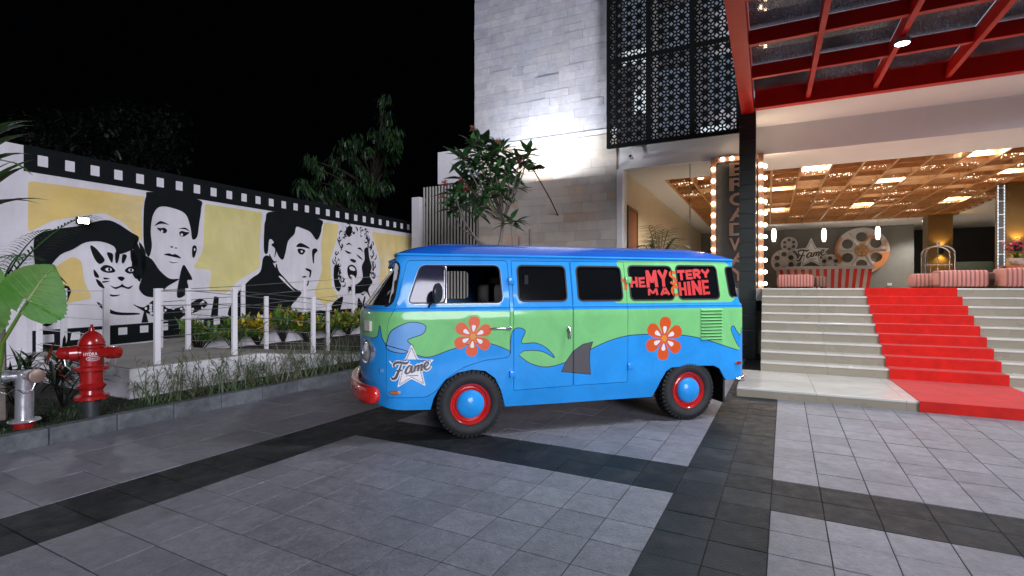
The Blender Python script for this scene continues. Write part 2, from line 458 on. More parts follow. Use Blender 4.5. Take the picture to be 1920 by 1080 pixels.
def tile_area(t):
    pts = []
    for a, b in ((-1,-1),(1,-1),(1,1),(-1,1)):
        w = KF.w((t[0]+a*t[2]/2, t[1]+b*t[3]/2, 0))
        if w.y < 0.4: return 0
        pts.append((w.x/w.y*960, H/w.y*960))
    cx = sum(p[0] for p in pts)/4; cy = sum(p[1] for p in pts)/4
    if abs(cx) > 1000 or cy > 600: return 0
    return abs(sum(pts[k-1][0]*pts[k][1]-pts[k][0]*pts[k-1][1] for k in range(4)))/2
def under_stairs(t):
    w = KF.w((t[0], t[1], 0)); d = w-BF.o
    c, s = math.cos(BF.a), math.sin(BF.a); x = c*d.x+s*d.y; y = -s*d.x+c*d.y
    return (x > -0.3 and y > 0.15) or y > 4.9
def under_van(t):
    w = KF.w((t[0], t[1], 0)); d = w-VF.o
    c, s = math.cos(VF.a), math.sin(VF.a); x = c*d.x+s*d.y; y = -s*d.x+c*d.y
    return 0.5 < y < 4 and -0.7 < x < 3.2
tiles = [t for t in tiles if not under_stairs(t)]
tiles.sort(key=lambda t: -(tile_area(t)*(0.02 if under_van(t) else 1)))
tm = {}
nt_ = {}
field = {False: MB(), True: MB()}
for k, t in enumerate(tiles):
    key = (t[2], t[4])
    dz = rnd.uniform(-0.0018, 0.0012)
    nm = 'dark_paving_tile' if t[4] else 'paving_tile'
    if nt_.get(nm, 0) < (290 if not t[4] else 130) and tile_area(t) > 60 and not under_van(t):
        nt_[nm] = nt_.get(nm, 0)+1
        if key not in tm: tm[key] = tile_mesh(nm, t[2], t[3], M['tiledark' if t[4] else 'tile'])
        piece(nm, tm[key], paving, (t[0], t[1], dz), (rnd.uniform(-.004, .004), rnd.uniform(-.004, .004), rnd.uniform(-.003, .003)))
    else:
        mb = field[t[4]]; x, y = t[2]/2-0.0022, t[3]/2-0.0022
        mb.box(t[0]-x, t[0]+x, t[1]-y, t[1]+y, -0.04, dz)
for dk, mb in field.items():
    if mb.v: part('dark_tile_field' if dk else 'tile_field', mb, M['tiledark' if dk else 'tile'], paving, kind='stuff')

kerb = thing('kerb', None, None, KF, kind='structure')
kb = MB().cbox(-0.065, 0.065, -0.272, 0.272, -0.10, 0.155, 0.012).mesh('kerb_block', M['kerb'])
for k in range(24):
    p = 1.35+k*0.55
    piece('kerb_block', kb, kerb, (-6.07, p, rnd.uniform(-.003, .003)), (0, 0, rnd.uniform(-.006, .006)))
solid('garden_bed', MB().box(-14, -6.14, 0.5, 14.5, -0.05, 0.10), M['soil'], KF, kind='structure')

# ================================================================= entrance stairs
P1 = 1.66; TR = 0.265; Z1 = 0.12; RZ = (1.445-0.12)/9
stairs = thing('entrance_stairs', 'wide beige stone stairs rising to the lit hotel lobby behind the van', 'stairs', BF, (0, 0, 0))
part('stair_core', MB().box(-0.36, 7.2, 0.06, P1-0.02, -0.05, Z1-0.035), M['mortar'], stairs)
mbc = MB()
for k in range(9): mbc.box(-0.13, 7.2, P1+k*TR+0.03, P1+(k+1)*TR+0.03 if k < 8 else P1+k*TR+0.6, -0.05, Z1+(k+1)*RZ-0.035)
part('stair_block', mbc, M['mortar'], stairs)
SW = 0.92
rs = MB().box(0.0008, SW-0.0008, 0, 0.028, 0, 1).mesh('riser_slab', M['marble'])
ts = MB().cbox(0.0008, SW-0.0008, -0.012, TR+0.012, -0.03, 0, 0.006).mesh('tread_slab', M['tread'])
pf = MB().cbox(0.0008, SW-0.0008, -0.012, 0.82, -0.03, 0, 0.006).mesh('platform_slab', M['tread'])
for i in range(8):
    x = -0.42+i*SW
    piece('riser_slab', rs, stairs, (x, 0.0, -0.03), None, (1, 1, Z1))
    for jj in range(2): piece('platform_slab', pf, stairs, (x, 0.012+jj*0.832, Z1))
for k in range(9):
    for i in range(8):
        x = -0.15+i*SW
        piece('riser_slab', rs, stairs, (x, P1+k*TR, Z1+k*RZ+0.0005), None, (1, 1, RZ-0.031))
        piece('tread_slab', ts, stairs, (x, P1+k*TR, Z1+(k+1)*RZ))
cs = [(-0.012-0.009, 0.0), (-0.012-0.009, Z1)]
prof = [(-0.02, 0.002), (-0.022, Z1+0.008)]
for k in range(9):
    y = P1+k*TR-0.02
    prof += [(y, Z1+k*RZ+0.008), (y-0.002, Z1+(k+1)*RZ+0.002), (y+0.006, Z1+(k+1)*RZ+0.009)]
prof += [(P1+9*TR+2.5, 1.445+0.009)]
mb = MB(); n = len(prof)
for x0, x1 in ((1.54, 2.86),):
    inner = [(y+0.007, z-0.007) for y, z in prof]
    vs_ = [(x0, y, z) for y, z in prof]+[(x1, y, z) for y, z in prof]+[(x0, y, z) for y, z in inner]+[(x1, y, z) for y, z in inner]
    fs_ = []
    for i in range(n-1):
        fs_ += [(i, i+1, n+i+1, n+i), (2*n+i, 3*n+i, 3*n+i+1, 2*n+i+1), (i, 2*n+i, 2*n+i+1, i+1), (n+i, n+i+1, 3*n+i+1, 3*n+i)]
    mb.add(vs_, fs_)
solid('red_carpet', mb, M['carpet'], BF, 'red carpet runner laid down the middle of the stone stairs', 'carpet')

# ================================================================= hotel building: facade, lobby shell, upper floor
FP = 5.24; LZ = 1.445; CZ = 4.45; BW = 22.5
hotel = thing('hotel_building', 'white hotel front with an open lit lobby under a red canopy', 'building', BF, (0, FP, 0))
part('plinth_wall', MB().box(-3.42, -0.16, FP, FP+0.25, -0.05, LZ-0.03), M['marble'], hotel)
part('lobby_floor', MB().box(-3.42, 16, P1+8*TR+0.28, BW, LZ-0.25, LZ-0.004), M['lobbyfloor'], hotel)
part('facade_beam', MB().box(-3.44, 12, FP, FP+0.36, CZ-0.02, 5.04), M['plaster'], hotel)
part('soffit_slab', MB().box(-0.32, 12, 3.97, FP-0.003, 5.045, 5.30), M['plaster'], hotel)
part('entrance_column', MB().box(-3.45, -3.30, FP-0.06, FP+0.38, -0.05, CZ-0.024), M['plaster'], hotel)
part('side_wall', MB().box(-3.50, -3.34, FP+0.385, BW, LZ-0.2, CZ), M['beigewall'], hotel)
part('back_wall', MB().box(-3.6, 6.1, BW, BW+0.2, LZ-0.2, CZ), M['grey'], hotel)
part('bar_wall', MB().box(6.0, 18, 25.5, 25.7, LZ-0.2, CZ), M['darkwall'], hotel)
part('far_side_wall', MB().box(16, 16.2, FP+0.36, 25.5, LZ-0.2, CZ), M['darkwall'], hotel)
# ceiling: white margins round the wood grid
cm = MB(); gx0, gx1, gy0, gy1 = -2.62, 6.85, 7.10, 19.7
cm.box(-3.6, gx0, FP+0.36, 26, CZ, CZ+0.12); cm.box(gx0, 16, FP+0.36, gy0, CZ, CZ+0.12)
cm.box(gx0, 16, gy1, 26, CZ, CZ+0.12); cm.box(gx1, 16, gy0, gy1, CZ, CZ+0.12)
cm.box(gx0-0.1, gx1+0.1, gy0-0.1, gy1+0.1, CZ+0.42, CZ+0.5)
part('lobby_ceiling', cm, M['plaster'], hotel)
part('upper_wall', MB().box(-3.55, 12, FP+0.38, FP+0.55, 5.04, 13), M['wallwhite'], hotel)
part('roof_slab', MB().box(-3.6, 16.2, FP+0.56, 25.7, 5.2, 5.5), M['mortar'], hotel)
wall_glow = emit('wall_glow_pane', (0.62, 0.75, 1.0), 0.16)  # added dim panes whose glow stands in for the lit wall behind the screen
winb = emit('bright_upper_window', (0.8, 0.9, 1.0), 0.7)
for x0, x1, z0, z1, m_ in ((-3.4, -2.7, 7.2, 7.55, winb), (-3.1, -2.75, 5.9, 6.5, winb), (-2.5, -1.70, 5.3, 6.9, wall_glow), (-1.3, -0.7, 5.7, 7.0, wall_glow), (-3.4, -2.8, 7.7, 9.0, wall_glow), (-2.3, -1.75, 7.3, 8.4, wall_glow), (-1.5, -0.9, 5.1, 5.35, winb), (-1.45, -0.8, 8.1, 8.9, wall_glow)):
    part('upper_glow_pane', MB().box(x0, x1, FP+0.368, FP+0.378, z0, z1), m_, hotel)
gp = part('glass_front', MB().box(-3.28, -1.24, FP+0.10, FP+0.112, LZ, CZ-0.03), glass('clear_glass', (0.93, 0.95, 0.95), 1), hotel)
part('glass_mullion', MB().box(-1.72, -1.70, FP+0.09, FP+0.122, LZ, CZ-0.03), M['steel'], hotel)

# wood grid ceiling of the lobby
grid = thing('wood_ceiling_grid', 'brown timber lattice hung under the lobby ceiling', 'ceiling', BF, (0, FP, CZ))
lb = MB().box(-0.025, 0.025, 0, gy1-gy0, -0.24, 0).mesh('long_beam', M['wood'])
cb = MB().box(0, gx1-gx0, -0.02, 0.02, -0.20, 0).mesh('cross_beam', M['wood'])
k = 0; x = gx0+0.03
while x < gx1+0.01:
    piece('long_beam', lb, grid, (x, gy0, CZ+0.235)); x += 0.658
for k in range(20): piece('cross_beam', cb, grid, (gx0, gy0+0.02+k*0.661, CZ+0.225))
wb = MB().box(0.03, 0.63, 0, 0.63, 0, 0.02).mesh('wood_board', M['wood'])
gw = MB().box(0.06, 0.60, 0.03, 0.60, 0, 0.015).mesh('glow_panel', M['panelglow'])
rg = random.Random(4)
glow = {(5, 3), (5, 4), (7, 3), (7, 4), (9, 4), (9, 5), (6, 5), (8, 2), (10, 4), (11, 3), (3, 6), (2, 2), (1, 3), (4, 9), (8, 8), (6, 11), (11, 7), (9, 12), (1, 7)}
for i in range(14):
    for j in range(19):
        lx = gx0+0.03+i*0.658; ly = gy0+0.03+j*0.661
        if (i, j) in glow: piece('glow_panel', gw, grid, (lx, ly, CZ+0.20))
        elif rg.random() < 0.62: piece('wood_board', wb, grid, (lx, ly, CZ+0.19+rg.uniform(0, 0.04)), (rg.uniform(-.05, .05), 0, 0))
# clustered shell lamps glittering in the grid
sm = MB(); rs_ = random.Random(2)
for k in range(60):
    a, b = rs_.uniform(-0.30, 0.30), rs_.uniform(-0.26, 0.26)
    w = rs_.uniform(0.008, 0.022); q = rs_.uniform(0, 3)
    c, s = math.cos(q)*w, math.sin(q)*w; z = rs_.uniform(-.04, .04)
    sm.add([(a-c, b-s, z), (a+s, b-c, z+.01), (a+c, b+s, z), (a-s, b+c, z-.01)], [(0, 1, 2, 3)])
shell = sm.mesh('shell_lamp', M['sparkle'])
for k, (i, j) in enumerate([(0,1),(0,4),(1,2),(2,4),(3,1),(4,2),(5,1),(5,6),(6,2),(6,6),(7,1),(7,6),(8,4),(8,6),(9,2),(9,8),(10,2),(10,7),(11,1),(11,5),(12,3),(12,6),(13,2),(13,5),(3,9),(1,9),(6,9),(9,10),(12,9),(4,12),(7,12),(10,12),(2,12),(5,15),(8,15),(11,15),(13,11)]):
    o = piece('shell_lamp', shell, grid, (gx0+0.03+(i+.5)*0.658, gy0+0.03+(j+.5)*0.661, CZ+0.09), (0, 0, rs_.uniform(0, 6))); o['kind'] = 'stuff'

# ================================================================= stone tower and stone annex
def stone_wall(root, x0, x1, z0, z1, y, rowh, lo, hi, name, mats, proud, seed, gap=0.004, big=0.12):
    r = random.Random(seed); z = z0
    sm_ = [MB().cbox(0, 1, -0.05, 0.02, 0, 1, 0.0035).mesh(name, m) for m in mats]
    while z < z1-0.02:
        hgt = min(rowh*r.uniform(0.85, 1.15), z1-z)
        if z1-z-hgt < 0.06: hgt = z1-z
        x = x0
        while x < x1-0.01:
            w = min(r.uniform(lo, hi), x1-x)
            if x1-x-w < 0.12: w = x1-x
            d = r.uniform(0, proud)*(2.2 if r.random() < big else 1)
            m_ = sm_[0] if r.random() < 0.72 or len(sm_) == 1 else r.choice(sm_)
            piece(name, m_, root, (x+gap/2, y-d, z+gap/2), None, (w-gap, 1, hgt-gap))
            x += w
        z += hgt
TX0, TX1, AX0 = -7.64, -3.60, -8.87
tower = thing('stone_tower', 'tall pale stone clad tower with a floodlit face behind the flowering tree', 'tower', BF, (TX0, FP+0.3, 5.5))
part('tower_core', MB().box(TX0, TX1, FP+0.10, FP+6, 5.46, 13), M['mortar'], tower)
stone_wall(tower, TX0, TX1, 5.5, 9.7, FP+0.075, 0.205, 0.35, 0.72, 'facing_stone', [M['stone']], 0.014, 3)
part('tower_upper_wall', MB().box(TX0, TX1, FP+0.04, FP+0.098, 9.72, 13), M['stone'], tower)
annex = thing('stone_annex', 'lower beige sandstone block with white coping at the foot of the tower', 'building', BF, (AX0, FP, 0))
part('annex_core', MB().box(-7.47, TX1+0.14, FP+0.03, FP+6, -0.05, 5.38), M['mortar'], annex)
stone_wall(annex, -7.47, TX1+0.14, 1.3, 5.36, FP+0.01, 0.235, 0.42, 0.85, 'facing_stone', [M['stone2'], M['stone2'], M['stone3']], 0.005, 5, 0.003, 0.03)
part('annex_base', MB().box(-7.47, TX1+0.14, FP-0.01, FP+0.028, -0.05, 1.29), M['stone2'], annex)
part('coping', MB().box(-7.47, TX1+0.16, FP-0.035, FP+0.06, 5.385, 5.50), M['ledge'], annex)
part('white_parapet', MB().box(AX0, -7.475, FP-0.05, FP+3, 4.55, 5.50), M['white'], annex)
louvre = thing('louvre_screen', 'tall screen of upright grey metal slats left of the sandstone wall', 'screen', BF, (-8.5, FP, 0))
part('dark_backing', MB().box(-9.46, -7.50, FP+0.18, FP+0.25, 0, 4.53), M['dark'], louvre)
sl = MB().cbox(-0.024, 0.024, -0.025, 0.01, 0, 4.75, 0.006).mesh('slat', M['slat'])
for k in range(18):
    sx = -9.42+k*0.1105
    piece('slat', sl, louvre, (sx, FP+0.03, 0.05), None, (1, 1, 0.94 if sx < -8.9 else 0.94))
part('cross_rail', MB().box(-9.46, -7.50, FP+0.085, FP+0.12, 3.98, 4.06), M['dark'], louvre)
solid('white_gatepost', MB().cbox(-9.80, -9.50, FP-0.1, FP+0.3, -0.05, 4.22, 0.01), M['white'], BF, 'white post at the far right end of the mural wall', 'post')

# ================================================================= cut metal screen above the lobby
scr = thing('lattice_screen', 'black cut metal lattice screen of petal pattern above the lobby glass', 'screen', BF, (-2.1, 5.0, 4.93))
def petal_panel():
    mb = MB(); a = 0.245; w = 0.025
    W, Hh = 0.96, 2.06
    fn = lambda x, z, d: (x, d, z)
    def lens(p, q, bul):
        p, q = Vector(p), Vector(q); dv = q-p; nv = Vector((-dv.y, dv.x))
        for sgn in (1, -1):
            pts = [tuple(p+dv*t+nv*(sgn*bul*4*t*(1-t))) for t in [i/6 for i in range(7)]]
            pts = [(min(max(x, 0.0), W), min(max(z, 0.0), Hh)) for x, z in pts]
            if (Vector(pts[0])-Vector(pts[-1])).length < 0.02: continue
            mb2.append(pts)
    mb2 = []
    nx, nz = int(W/a)+2, int(Hh/a)+2
    for i in range(nx):
        for j in range(nz):
            x, z = (i)*a, (j)*a
            lens((x, z), (x+a, z), 0.22); lens((x, z), (x, z+a), 0.22)
            lens((x, z), (x+a/2, z+a/2), 0.24); lens((x+a, z), (x+a/2, z+a/2), 0.24)
            lens((x, z+a), (x+a/2, z+a/2), 0.24); lens((x+a, z+a), (x+a/2, z+a/2), 0.24)
    for k, pts in enumerate(mb2):
        L, Rr = ribbon(pts, w); n = len(L); d = (k % 7)*0.0004
        mb.add([fn(*p, d) for p in L]+[fn(*p, d) for p in Rr], [(i, i+1, n+i+1, n+i) for i in range(n-1)])
        mb.add([fn(*p, d+0.012) for p in L]+[fn(*p, d+0.012) for p in Rr], [(i, n+i, n+i+1, i+1) for i in range(n-1)])
    return mb.mesh('lattice_panel', M['screen'])
lp = petal_panel()
for i in range(3):
    for j in range(3):
        piece('lattice_panel', lp, scr, (-3.60+i*1.0+0.02, 5.0, 4.97+j*2.11))
fm = lambda: MB()
for i in range(4): part('upright', MB().box(-3.62+i*1.0-(0.06 if i else 0.03), -3.62+i*1.0+0.06, 4.985, 5.03, 4.93, 11.3), M['screen'], scr)
for j in range(4): part('cross_member', MB().box(-3.615, -0.56, 4.98, 5.035, 4.92+j*2.11, 5.0+j*2.11), M['screen'], scr)
part('wall_bracket', MB().box(-3.5, -0.5, 5.03, FP, 4.97, 4.985), M['steel'], scr)

# ================================================================= dark pillar, red canopy
pil = thing('stone_pillar', 'slim dark green stone pillar beside the stairs carrying the red canopy', 'pillar', BF, (-0.42, 4.15, 0))
for k in range(17):
    part('stone_course', MB().cbox(-0.575, -0.262, 4.0, 4.34, k*0.297, k*0.297+0.293, 0.006), M['pillar'], pil)
can = thing('entrance_canopy', 'red steel and glass canopy over the hotel entrance drive', 'canopy', BF, (3, 0, 5.05))
CB, CT = 5.05, 5.36
part('back_fascia', MB().box(-0.28, 9.5, 3.80, 3.965, CB-0.02, CT+0.14), M['red'], can)
sb = MB(); sb.box(-0.53, -0.30, -2.6, 3.98, CB-0.05, CT+0.2)
part('side_beam', sb, M['red'], can)
rb = MB().box(-0.036, 0.036, -2.6, 3.797, CB+0.04, CT-0.06).mesh('rafter', M['red'])
for s_ in (0.64, 1.70, 2.74, 3.80, 4.86, 5.92): piece('rafter', rb, can, (s_, 0, 0))
for k, p_ in enumerate((2.48, 1.10, -0.29, -1.68, -2.55)):
    part('purlin', MB().box(-0.297, 9.5, p_-0.045, p_+0.045, CB+0.09, CT-0.003), M['red'], can)
gl_c = glass('dusty_canopy_glass', (0.75, 0.78, 0.8), 1, 0.04, dust_haze=0.6)
ps = [3.80, 2.48, 1.10, -0.29, -1.68, -2.55]
ss = [-0.30, 0.64, 1.70, 2.74, 3.80, 4.86, 5.92]
for i in range(len(ss)-1):
    for j in range(len(ps)-1):
        part('glass_pane', MB().box(ss[i]+0.01, ss[i+1]-0.01, ps[j+1]+0.015, ps[j]-0.015, CT+0.012, CT+0.024), gl_c, can)
clip = MB().box(-0.02, 0.02, -0.012, 0.012, 0, 0.06)
def canopy_lamp(s_, p_, label, power, grp='round lamps under the canopy'):
    t = thing('canopy_lamp', label, 'lamp', BF, (s_, p_, CB), grp)
    part('lamp_housing', MB().lathe([(0.0, 0.03), (0.085, 0.028), (0.10, -0.01), (0.10, -0.05), (0.088, -0.055), (0.088, -0.03)], (s_, p_, CB), 20), M['steel'], t, True)
    part('lamp_lens', MB().lathe([(0.0, -0.047), (0.06, -0.047), (0.087, -0.04)], (s_, p_, CB), 20), M['lamp'], t)
    spot('canopy_light', BF, (s_, p_, CB-0.075), (s_-0.4, p_-0.25, 0), power, (0.86, 0.92, 1.0), 165, 0.5, 0.09)
# ================================================================= lit lamps of the place
canopy_lamp(1.70, 1.68, 'lit round lamp on the underside of the canopy rafter above the stairs', 190)
canopy_lamp(1.70, -1.50, 'lit round lamp under the outer edge of the canopy on the second rafter', 330)
canopy_lamp(-0.42, -2.2, 'lit round lamp under the outer end of the left canopy beam', 330)
canopy_lamp(3.80, -1.50, 'lit round lamp under the outer edge of the canopy on the fourth rafter', 210)

# ================================================================= mural wall
WL = 10.42; WT = 3.62
mural = thing('mural_wall', 'long white garden wall painted with film strip borders and black and white faces', 'wall', WF, (WL/2, 0, 0))
part('wall_body', MB().box(-3.2, WL, 0, 0.2, -0.05, WT), M['wallwhite'], mural)
wfn = lambda off: (lambda x, z, d: (x, -off-d, z))
def wsheet(name, polys, off, m):
    mb = MB()
    for p in polys:
        if isinstance(p, tuple) and len(p) == 2 and isinstance(p[1], list) and p[0] == 'hole': continue
        mb.poly(p, (), wfn(off))
    return part(name, mb, m, mural)
def grid_poly(x0, x1, z0, z1): return [(x0, z0), (x1, z0), (x1, z1), (x0, z1)]
wsheet('film_band', [grid_poly(-0.004, WL, 3.23, WT+0.002)], 0.006, M['black'])
part('band_top', MB().box(-0.004, WL, -0.006, 0.203, WT, WT+0.012), M['black'], mural)
wsheet('lower_film_band', [[(0.10, 0.45), (WL, 0.62), (WL, 0.92), (0.10, 0.79)]], 0.006, M['black'])
pm = MB().poly(rrect(-0.065, 0.065, -0.085, 0.085, 0.008), (), wfn(0.009)).mesh('film_perforation', M['mwhite'])
for k in range(29): piece('film_perforation', pm, mural, (0.23+0.352*k, 0, 3.425))
for k in range(14): piece('film_perforation', pm, mural, (0.30+0.352*k, 0, 0.655+0.012*k), None, (1.1, 1, 0.75))
# yellow picture fields
yf = [([(0.05, 2.30), (0.35, 2.52), (1.05, 2.74), (1.35, 2.62), (1.68, 2.28), (1.66, 2.85), (1.72, 3.12), (0.05, 3.09)], 'yellow'),
      ([(0.30, 1.72), (0.62, 1.97), (0.74, 1.90), (0.78, 1.55), (0.90, 1.28), (0.45, 1.18)], 'yellow'),
      ([(2.86, 3.16), (4.22, 3.16), (4.14, 2.45), (4.16, 1.92), (3.62, 1.62), (3.34, 1.34), (2.95, 1.40), (3.0, 1.82), (2.62, 1.85), (2.82, 2.2)], 'yellow2'),
      ([(6.08, 3.16), (6.62, 3.16), (6.55, 2.8), (6.30, 2.2), (6.36, 1.5), (6.62, 1.18), (6.1, 1.0), (5.75, 1.3), (6.02, 1.9), (5.98, 2.5)], 'yellow3'),
      ([(7.95, 3.10), (10.38, 3.12), (10.38, 1.05), (8.45, 1.02), (8.30, 1.6), (8.36, 2.2), (8.1, 2.75)], 'yellow')]
for pts, m_ in yf:
    o = wsheet('yellow_field', [rpoly(pts, 0.06, 3)], 0.004, M[m_])
# --- a woman with short dark hair carrying a cat on her shoulder
B_ = lambda name, polys: wsheet(name, polys, 0.0085, M['black'])
Wt = lambda name, polys: wsheet(name, polys, 0.0115, M['mwhite'])
cm_ = lambda pts, n=5: catmull(pts, n)
B_('painted_sleeve', [cm_([(0.12, 2.20), (0.35, 2.37), (0.70, 2.47), (1.02, 2.60), (1.22, 2.60), (1.50, 2.44), (1.62, 2.36), (1.56, 2.20), (1.48, 2.12), (1.28, 2.04), (1.22, 2.17), (1.02, 2.24), (0.80, 2.21), (0.62, 2.08), (0.45, 1.98), (0.28, 1.74), (0.16, 1.66)], 3)])
B_('painted_hair', [cm_([(1.70, 2.86), (1.74, 3.12), (1.84, 3.225), (2.72, 3.225), (2.78, 3.05), (2.74, 2.75), (2.70, 2.48), (2.60, 2.42), (2.56, 2.66), (2.46, 2.90), (2.22, 2.98), (1.98, 2.97), (1.86, 2.80), (1.82, 2.50), (1.84, 2.22), (1.78, 2.02), (1.70, 2.26)], 4)])
B_('painted_neck_shade', [cm_([(1.55, 2.30), (1.68, 2.08), (1.84, 1.98), (1.98, 1.78), (2.16, 1.63), (2.34, 1.62), (2.12, 1.48), (1.94, 1.30), (1.74, 1.30), (1.62, 1.44), (1.66, 1.62), (1.56, 1.62), (1.50, 1.80)], 4),
     cm_([(2.42, 1.90), (2.52, 1.78), (2.60, 1.62), (2.50, 1.60), (2.52, 1.45), (2.44, 1.30), (2.30, 1.28), (2.34, 1.62)], 4)])
def brow(x, z, w, h, fl=1): return cm_([(x-w*fl, z-h*.6), (x-w*.2*fl, z+h*.5), (x+w*fl, z-h*.1), (x+w*.3*fl, z), (x-w*.3*fl, z-h*.1)], 4)
def eye(x, z, w, h, fl=1): return cm_([(x-w*1.5*fl, z+h*.7), (x-w*.6*fl, z+h*.8), (x+w*.4*fl, z+h), (x+w*fl, z+h*.2), (x+w*.5*fl, z-h*.8), (x-w*.5*fl, z-h*.5)], 4)
B_('painted_face', [brow(2.02, 2.66, 0.13, 0.09, 1), brow(2.44, 2.60, 0.11, 0.06, -1), eye(2.04, 2.53, 0.075, 0.055), eye(2.42, 2.50, 0.08, 0.06, -1),
     ellipse(2.20, 2.235, .028, .014, 8), ellipse(2.28, 2.22, .022, .012, 8),
     cm_([(2.06, 2.08), (2.15, 2.11), (2.21, 2.09), (2.28, 2.10), (2.38, 2.03), (2.24, 2.045)], 4), cm_([(2.14, 1.96), (2.22, 1.925), (2.33, 1.95), (2.23, 1.94)], 4),
     cm_([(2.60, 2.26), (2.66, 2.30), (2.69, 2.22), (2.64, 2.06), (2.60, 2.08)], 4)])
Wt('painted_face_highlight', [ellipse(2.02, 2.515, .022, .026, 10), ellipse(2.39, 2.485, .024, .028, 10), ellipse(2.645, 2.215, .014, .03, 8)])
B_('painted_bodice', [cm_([(1.52, 1.16), (1.70, 1.10), (1.86, 1.22), (1.98, 1.18), (2.14, 1.06), (2.36, 1.08), (2.58, 1.16), (2.76, 1.24), (2.92, 1.12), (2.70, 0.98), (2.42, 0.90), (2.26, 0.76), (2.10, 0.84), (1.92, 0.90), (1.74, 1.00)], 4)])
rd = random.Random(11)
Wt('painted_dots', [ellipse(1.72+1.1*rd.random(), 0.97+0.20*rd.random(), .022+.012*rd.random(), .026, 8) for k in range(34)])
B_('painted_strap', [cm_([(0.96, 1.22), (1.10, 1.12), (1.28, 1.03), (1.60, 1.00), (1.60, 0.97), (1.24, 0.985), (1.04, 1.09)], 4), cm_([(0.14, 1.02), (0.40, 1.48), (0.60, 1.40), (0.38, 0.92), (0.24, 0.86)], 3),
     [(2.98, 0.86), (3.14, 0.86), (3.16, 1.26), (3.06, 1.28)], [(1.66, 0.82), (1.78, 0.82), (1.72, 1.10)]])
catp = lambda pts: [(1.24+(x-0.5)*0.82, 1.76+(z-0.5)*0.82) for x, z in pts]
B_('painted_cat', [cm_(catp(p), 4) for p in ([(.04,.98),(.10,.76),(.20,.62),(.30,.70),(.22,.84),(.12,.96)], [(.80,.98),(.90,.84),(.96,.66),(.88,.60),(.80,.74)],
     [(.34,.86),(.40,.70),(.44,.66),(.45,.84)], [(.50,.88),(.50,.68),(.54,.66),(.58,.86)], [(.64,.84),(.62,.68),(.66,.66),(.72,.82)],
     [(.22,.52),(.30,.60),(.42,.58),(.50,.48),(.40,.44),(.28,.46)], [(.68,.50),(.76,.58),(.86,.58),(.90,.50),(.82,.44),(.74,.44)],
     [(.54,.34),(.60,.37),(.68,.34),(.62,.27)], [(.61,.28),(.62,.20),(.50,.14),(.40,.18),(.50,.10),(.62,.14),(.76,.10),(.84,.18),(.74,.14),(.64,.20)],
     [(.10,.50),(.16,.44),(.20,.34),(.12,.36)], [(.14,.30),(.22,.26),(.30,.12),(.20,.16)], [(.94,.44),(1.0,.36),(.98,.26),(.92,.34)], [(.28,.34),(.40,.32),(.30,.30)], [(.26,.26),(.40,.27),(.28,.23)],
     [(.30,.04),(.44,-.02),(.60,-.02),(.44,-.06)])]+[cm_([(1.62, 2.28), (1.72, 2.14), (1.74, 1.92), (1.70, 1.70), (1.66, 1.86), (1.66, 2.04)], 4)])
Wt('painted_cat_highlight', [ellipse(*catp([(.37,.51)])[0], .05, .03, 10), ellipse(*catp([(.80,.51)])[0], .045, .03, 10)])
B_('painted_cat_pupil', [])if False else wsheet('painted_cat_pupil', [ellipse(*catp([(.38,.51)])[0], .018, .028, 10), ellipse(*catp([(.80,.51)])[0], .017, .028, 10)], 0.0140, M['black'])
# --- a man with dark hair in a dark jacket
B_('painted_quiff', [cm_([(4.26, 2.72), (4.30, 3.0), (4.50, 3.225), (5.92, 3.225), (6.00, 3.02), (5.94, 2.80), (5.82, 2.68), (5.62, 2.86), (5.34, 2.93), (5.18, 2.94), (5.12, 2.76), (4.94, 2.58), (4.86, 2.30), (4.78, 2.12), (4.64, 2.22), (4.52, 2.52), (4.40, 2.56), (4.36, 2.26), (4.26, 2.28)], 4)])
B_('painted_jacket', [cm_([(3.46, 0.80), (3.56, 1.28), (3.90, 1.64), (4.16, 1.82), (4.24, 2.14), (4.40, 2.18), (4.56, 1.94), (4.80, 1.72), (5.10, 1.46), (5.34, 1.34), (5.20, 1.18), (5.02, 1.0), (5.14, 0.86), (5.05, 0.78)], 4)])
B_('painted_face', [cm_([(5.18, 2.46), (5.30, 2.56), (5.52, 2.50), (5.60, 2.44), (5.40, 2.46)], 4), cm_([(5.22, 2.40), (5.34, 2.42), (5.46, 2.38), (5.38, 2.28), (5.26, 2.30)], 4),
     cm_([(5.68, 2.40), (5.80, 2.46), (5.86, 2.40), (5.76, 2.30), (5.74, 2.08), (5.70, 2.12)], 4), cm_([(5.46, 1.94), (5.58, 1.93), (5.66, 1.88), (5.62, 1.72), (5.58, 1.74), (5.60, 1.85), (5.50, 1.89)], 4),
     cm_([(5.34, 1.72), (5.44, 1.75), (5.50, 1.73), (5.44, 1.71)], 4), cm_([(5.58, 1.66), (5.56, 1.54), (5.50, 1.50), (5.54, 1.60)], 4),
     cm_([(4.46, 2.44), (4.54, 2.50), (4.62, 2.42), (4.58, 2.24), (4.54, 2.16), (4.56, 2.36)], 4), cm_([(4.40, 2.24), (4.52, 2.08), (4.62, 2.08), (4.52, 2.03), (4.42, 2.12)], 4),
     cm_([(4.60, 2.02), (4.66, 1.86), (4.80, 1.66), (4.68, 1.78), (4.58, 1.92)], 4)])
Wt('painted_face_highlight', [ellipse(5.345, 2.35, .035, .03, 10), cm_([(4.66, 1.72), (4.90, 1.52), (5.14, 1.36), (4.94, 1.54), (4.76, 1.70)], 4)])
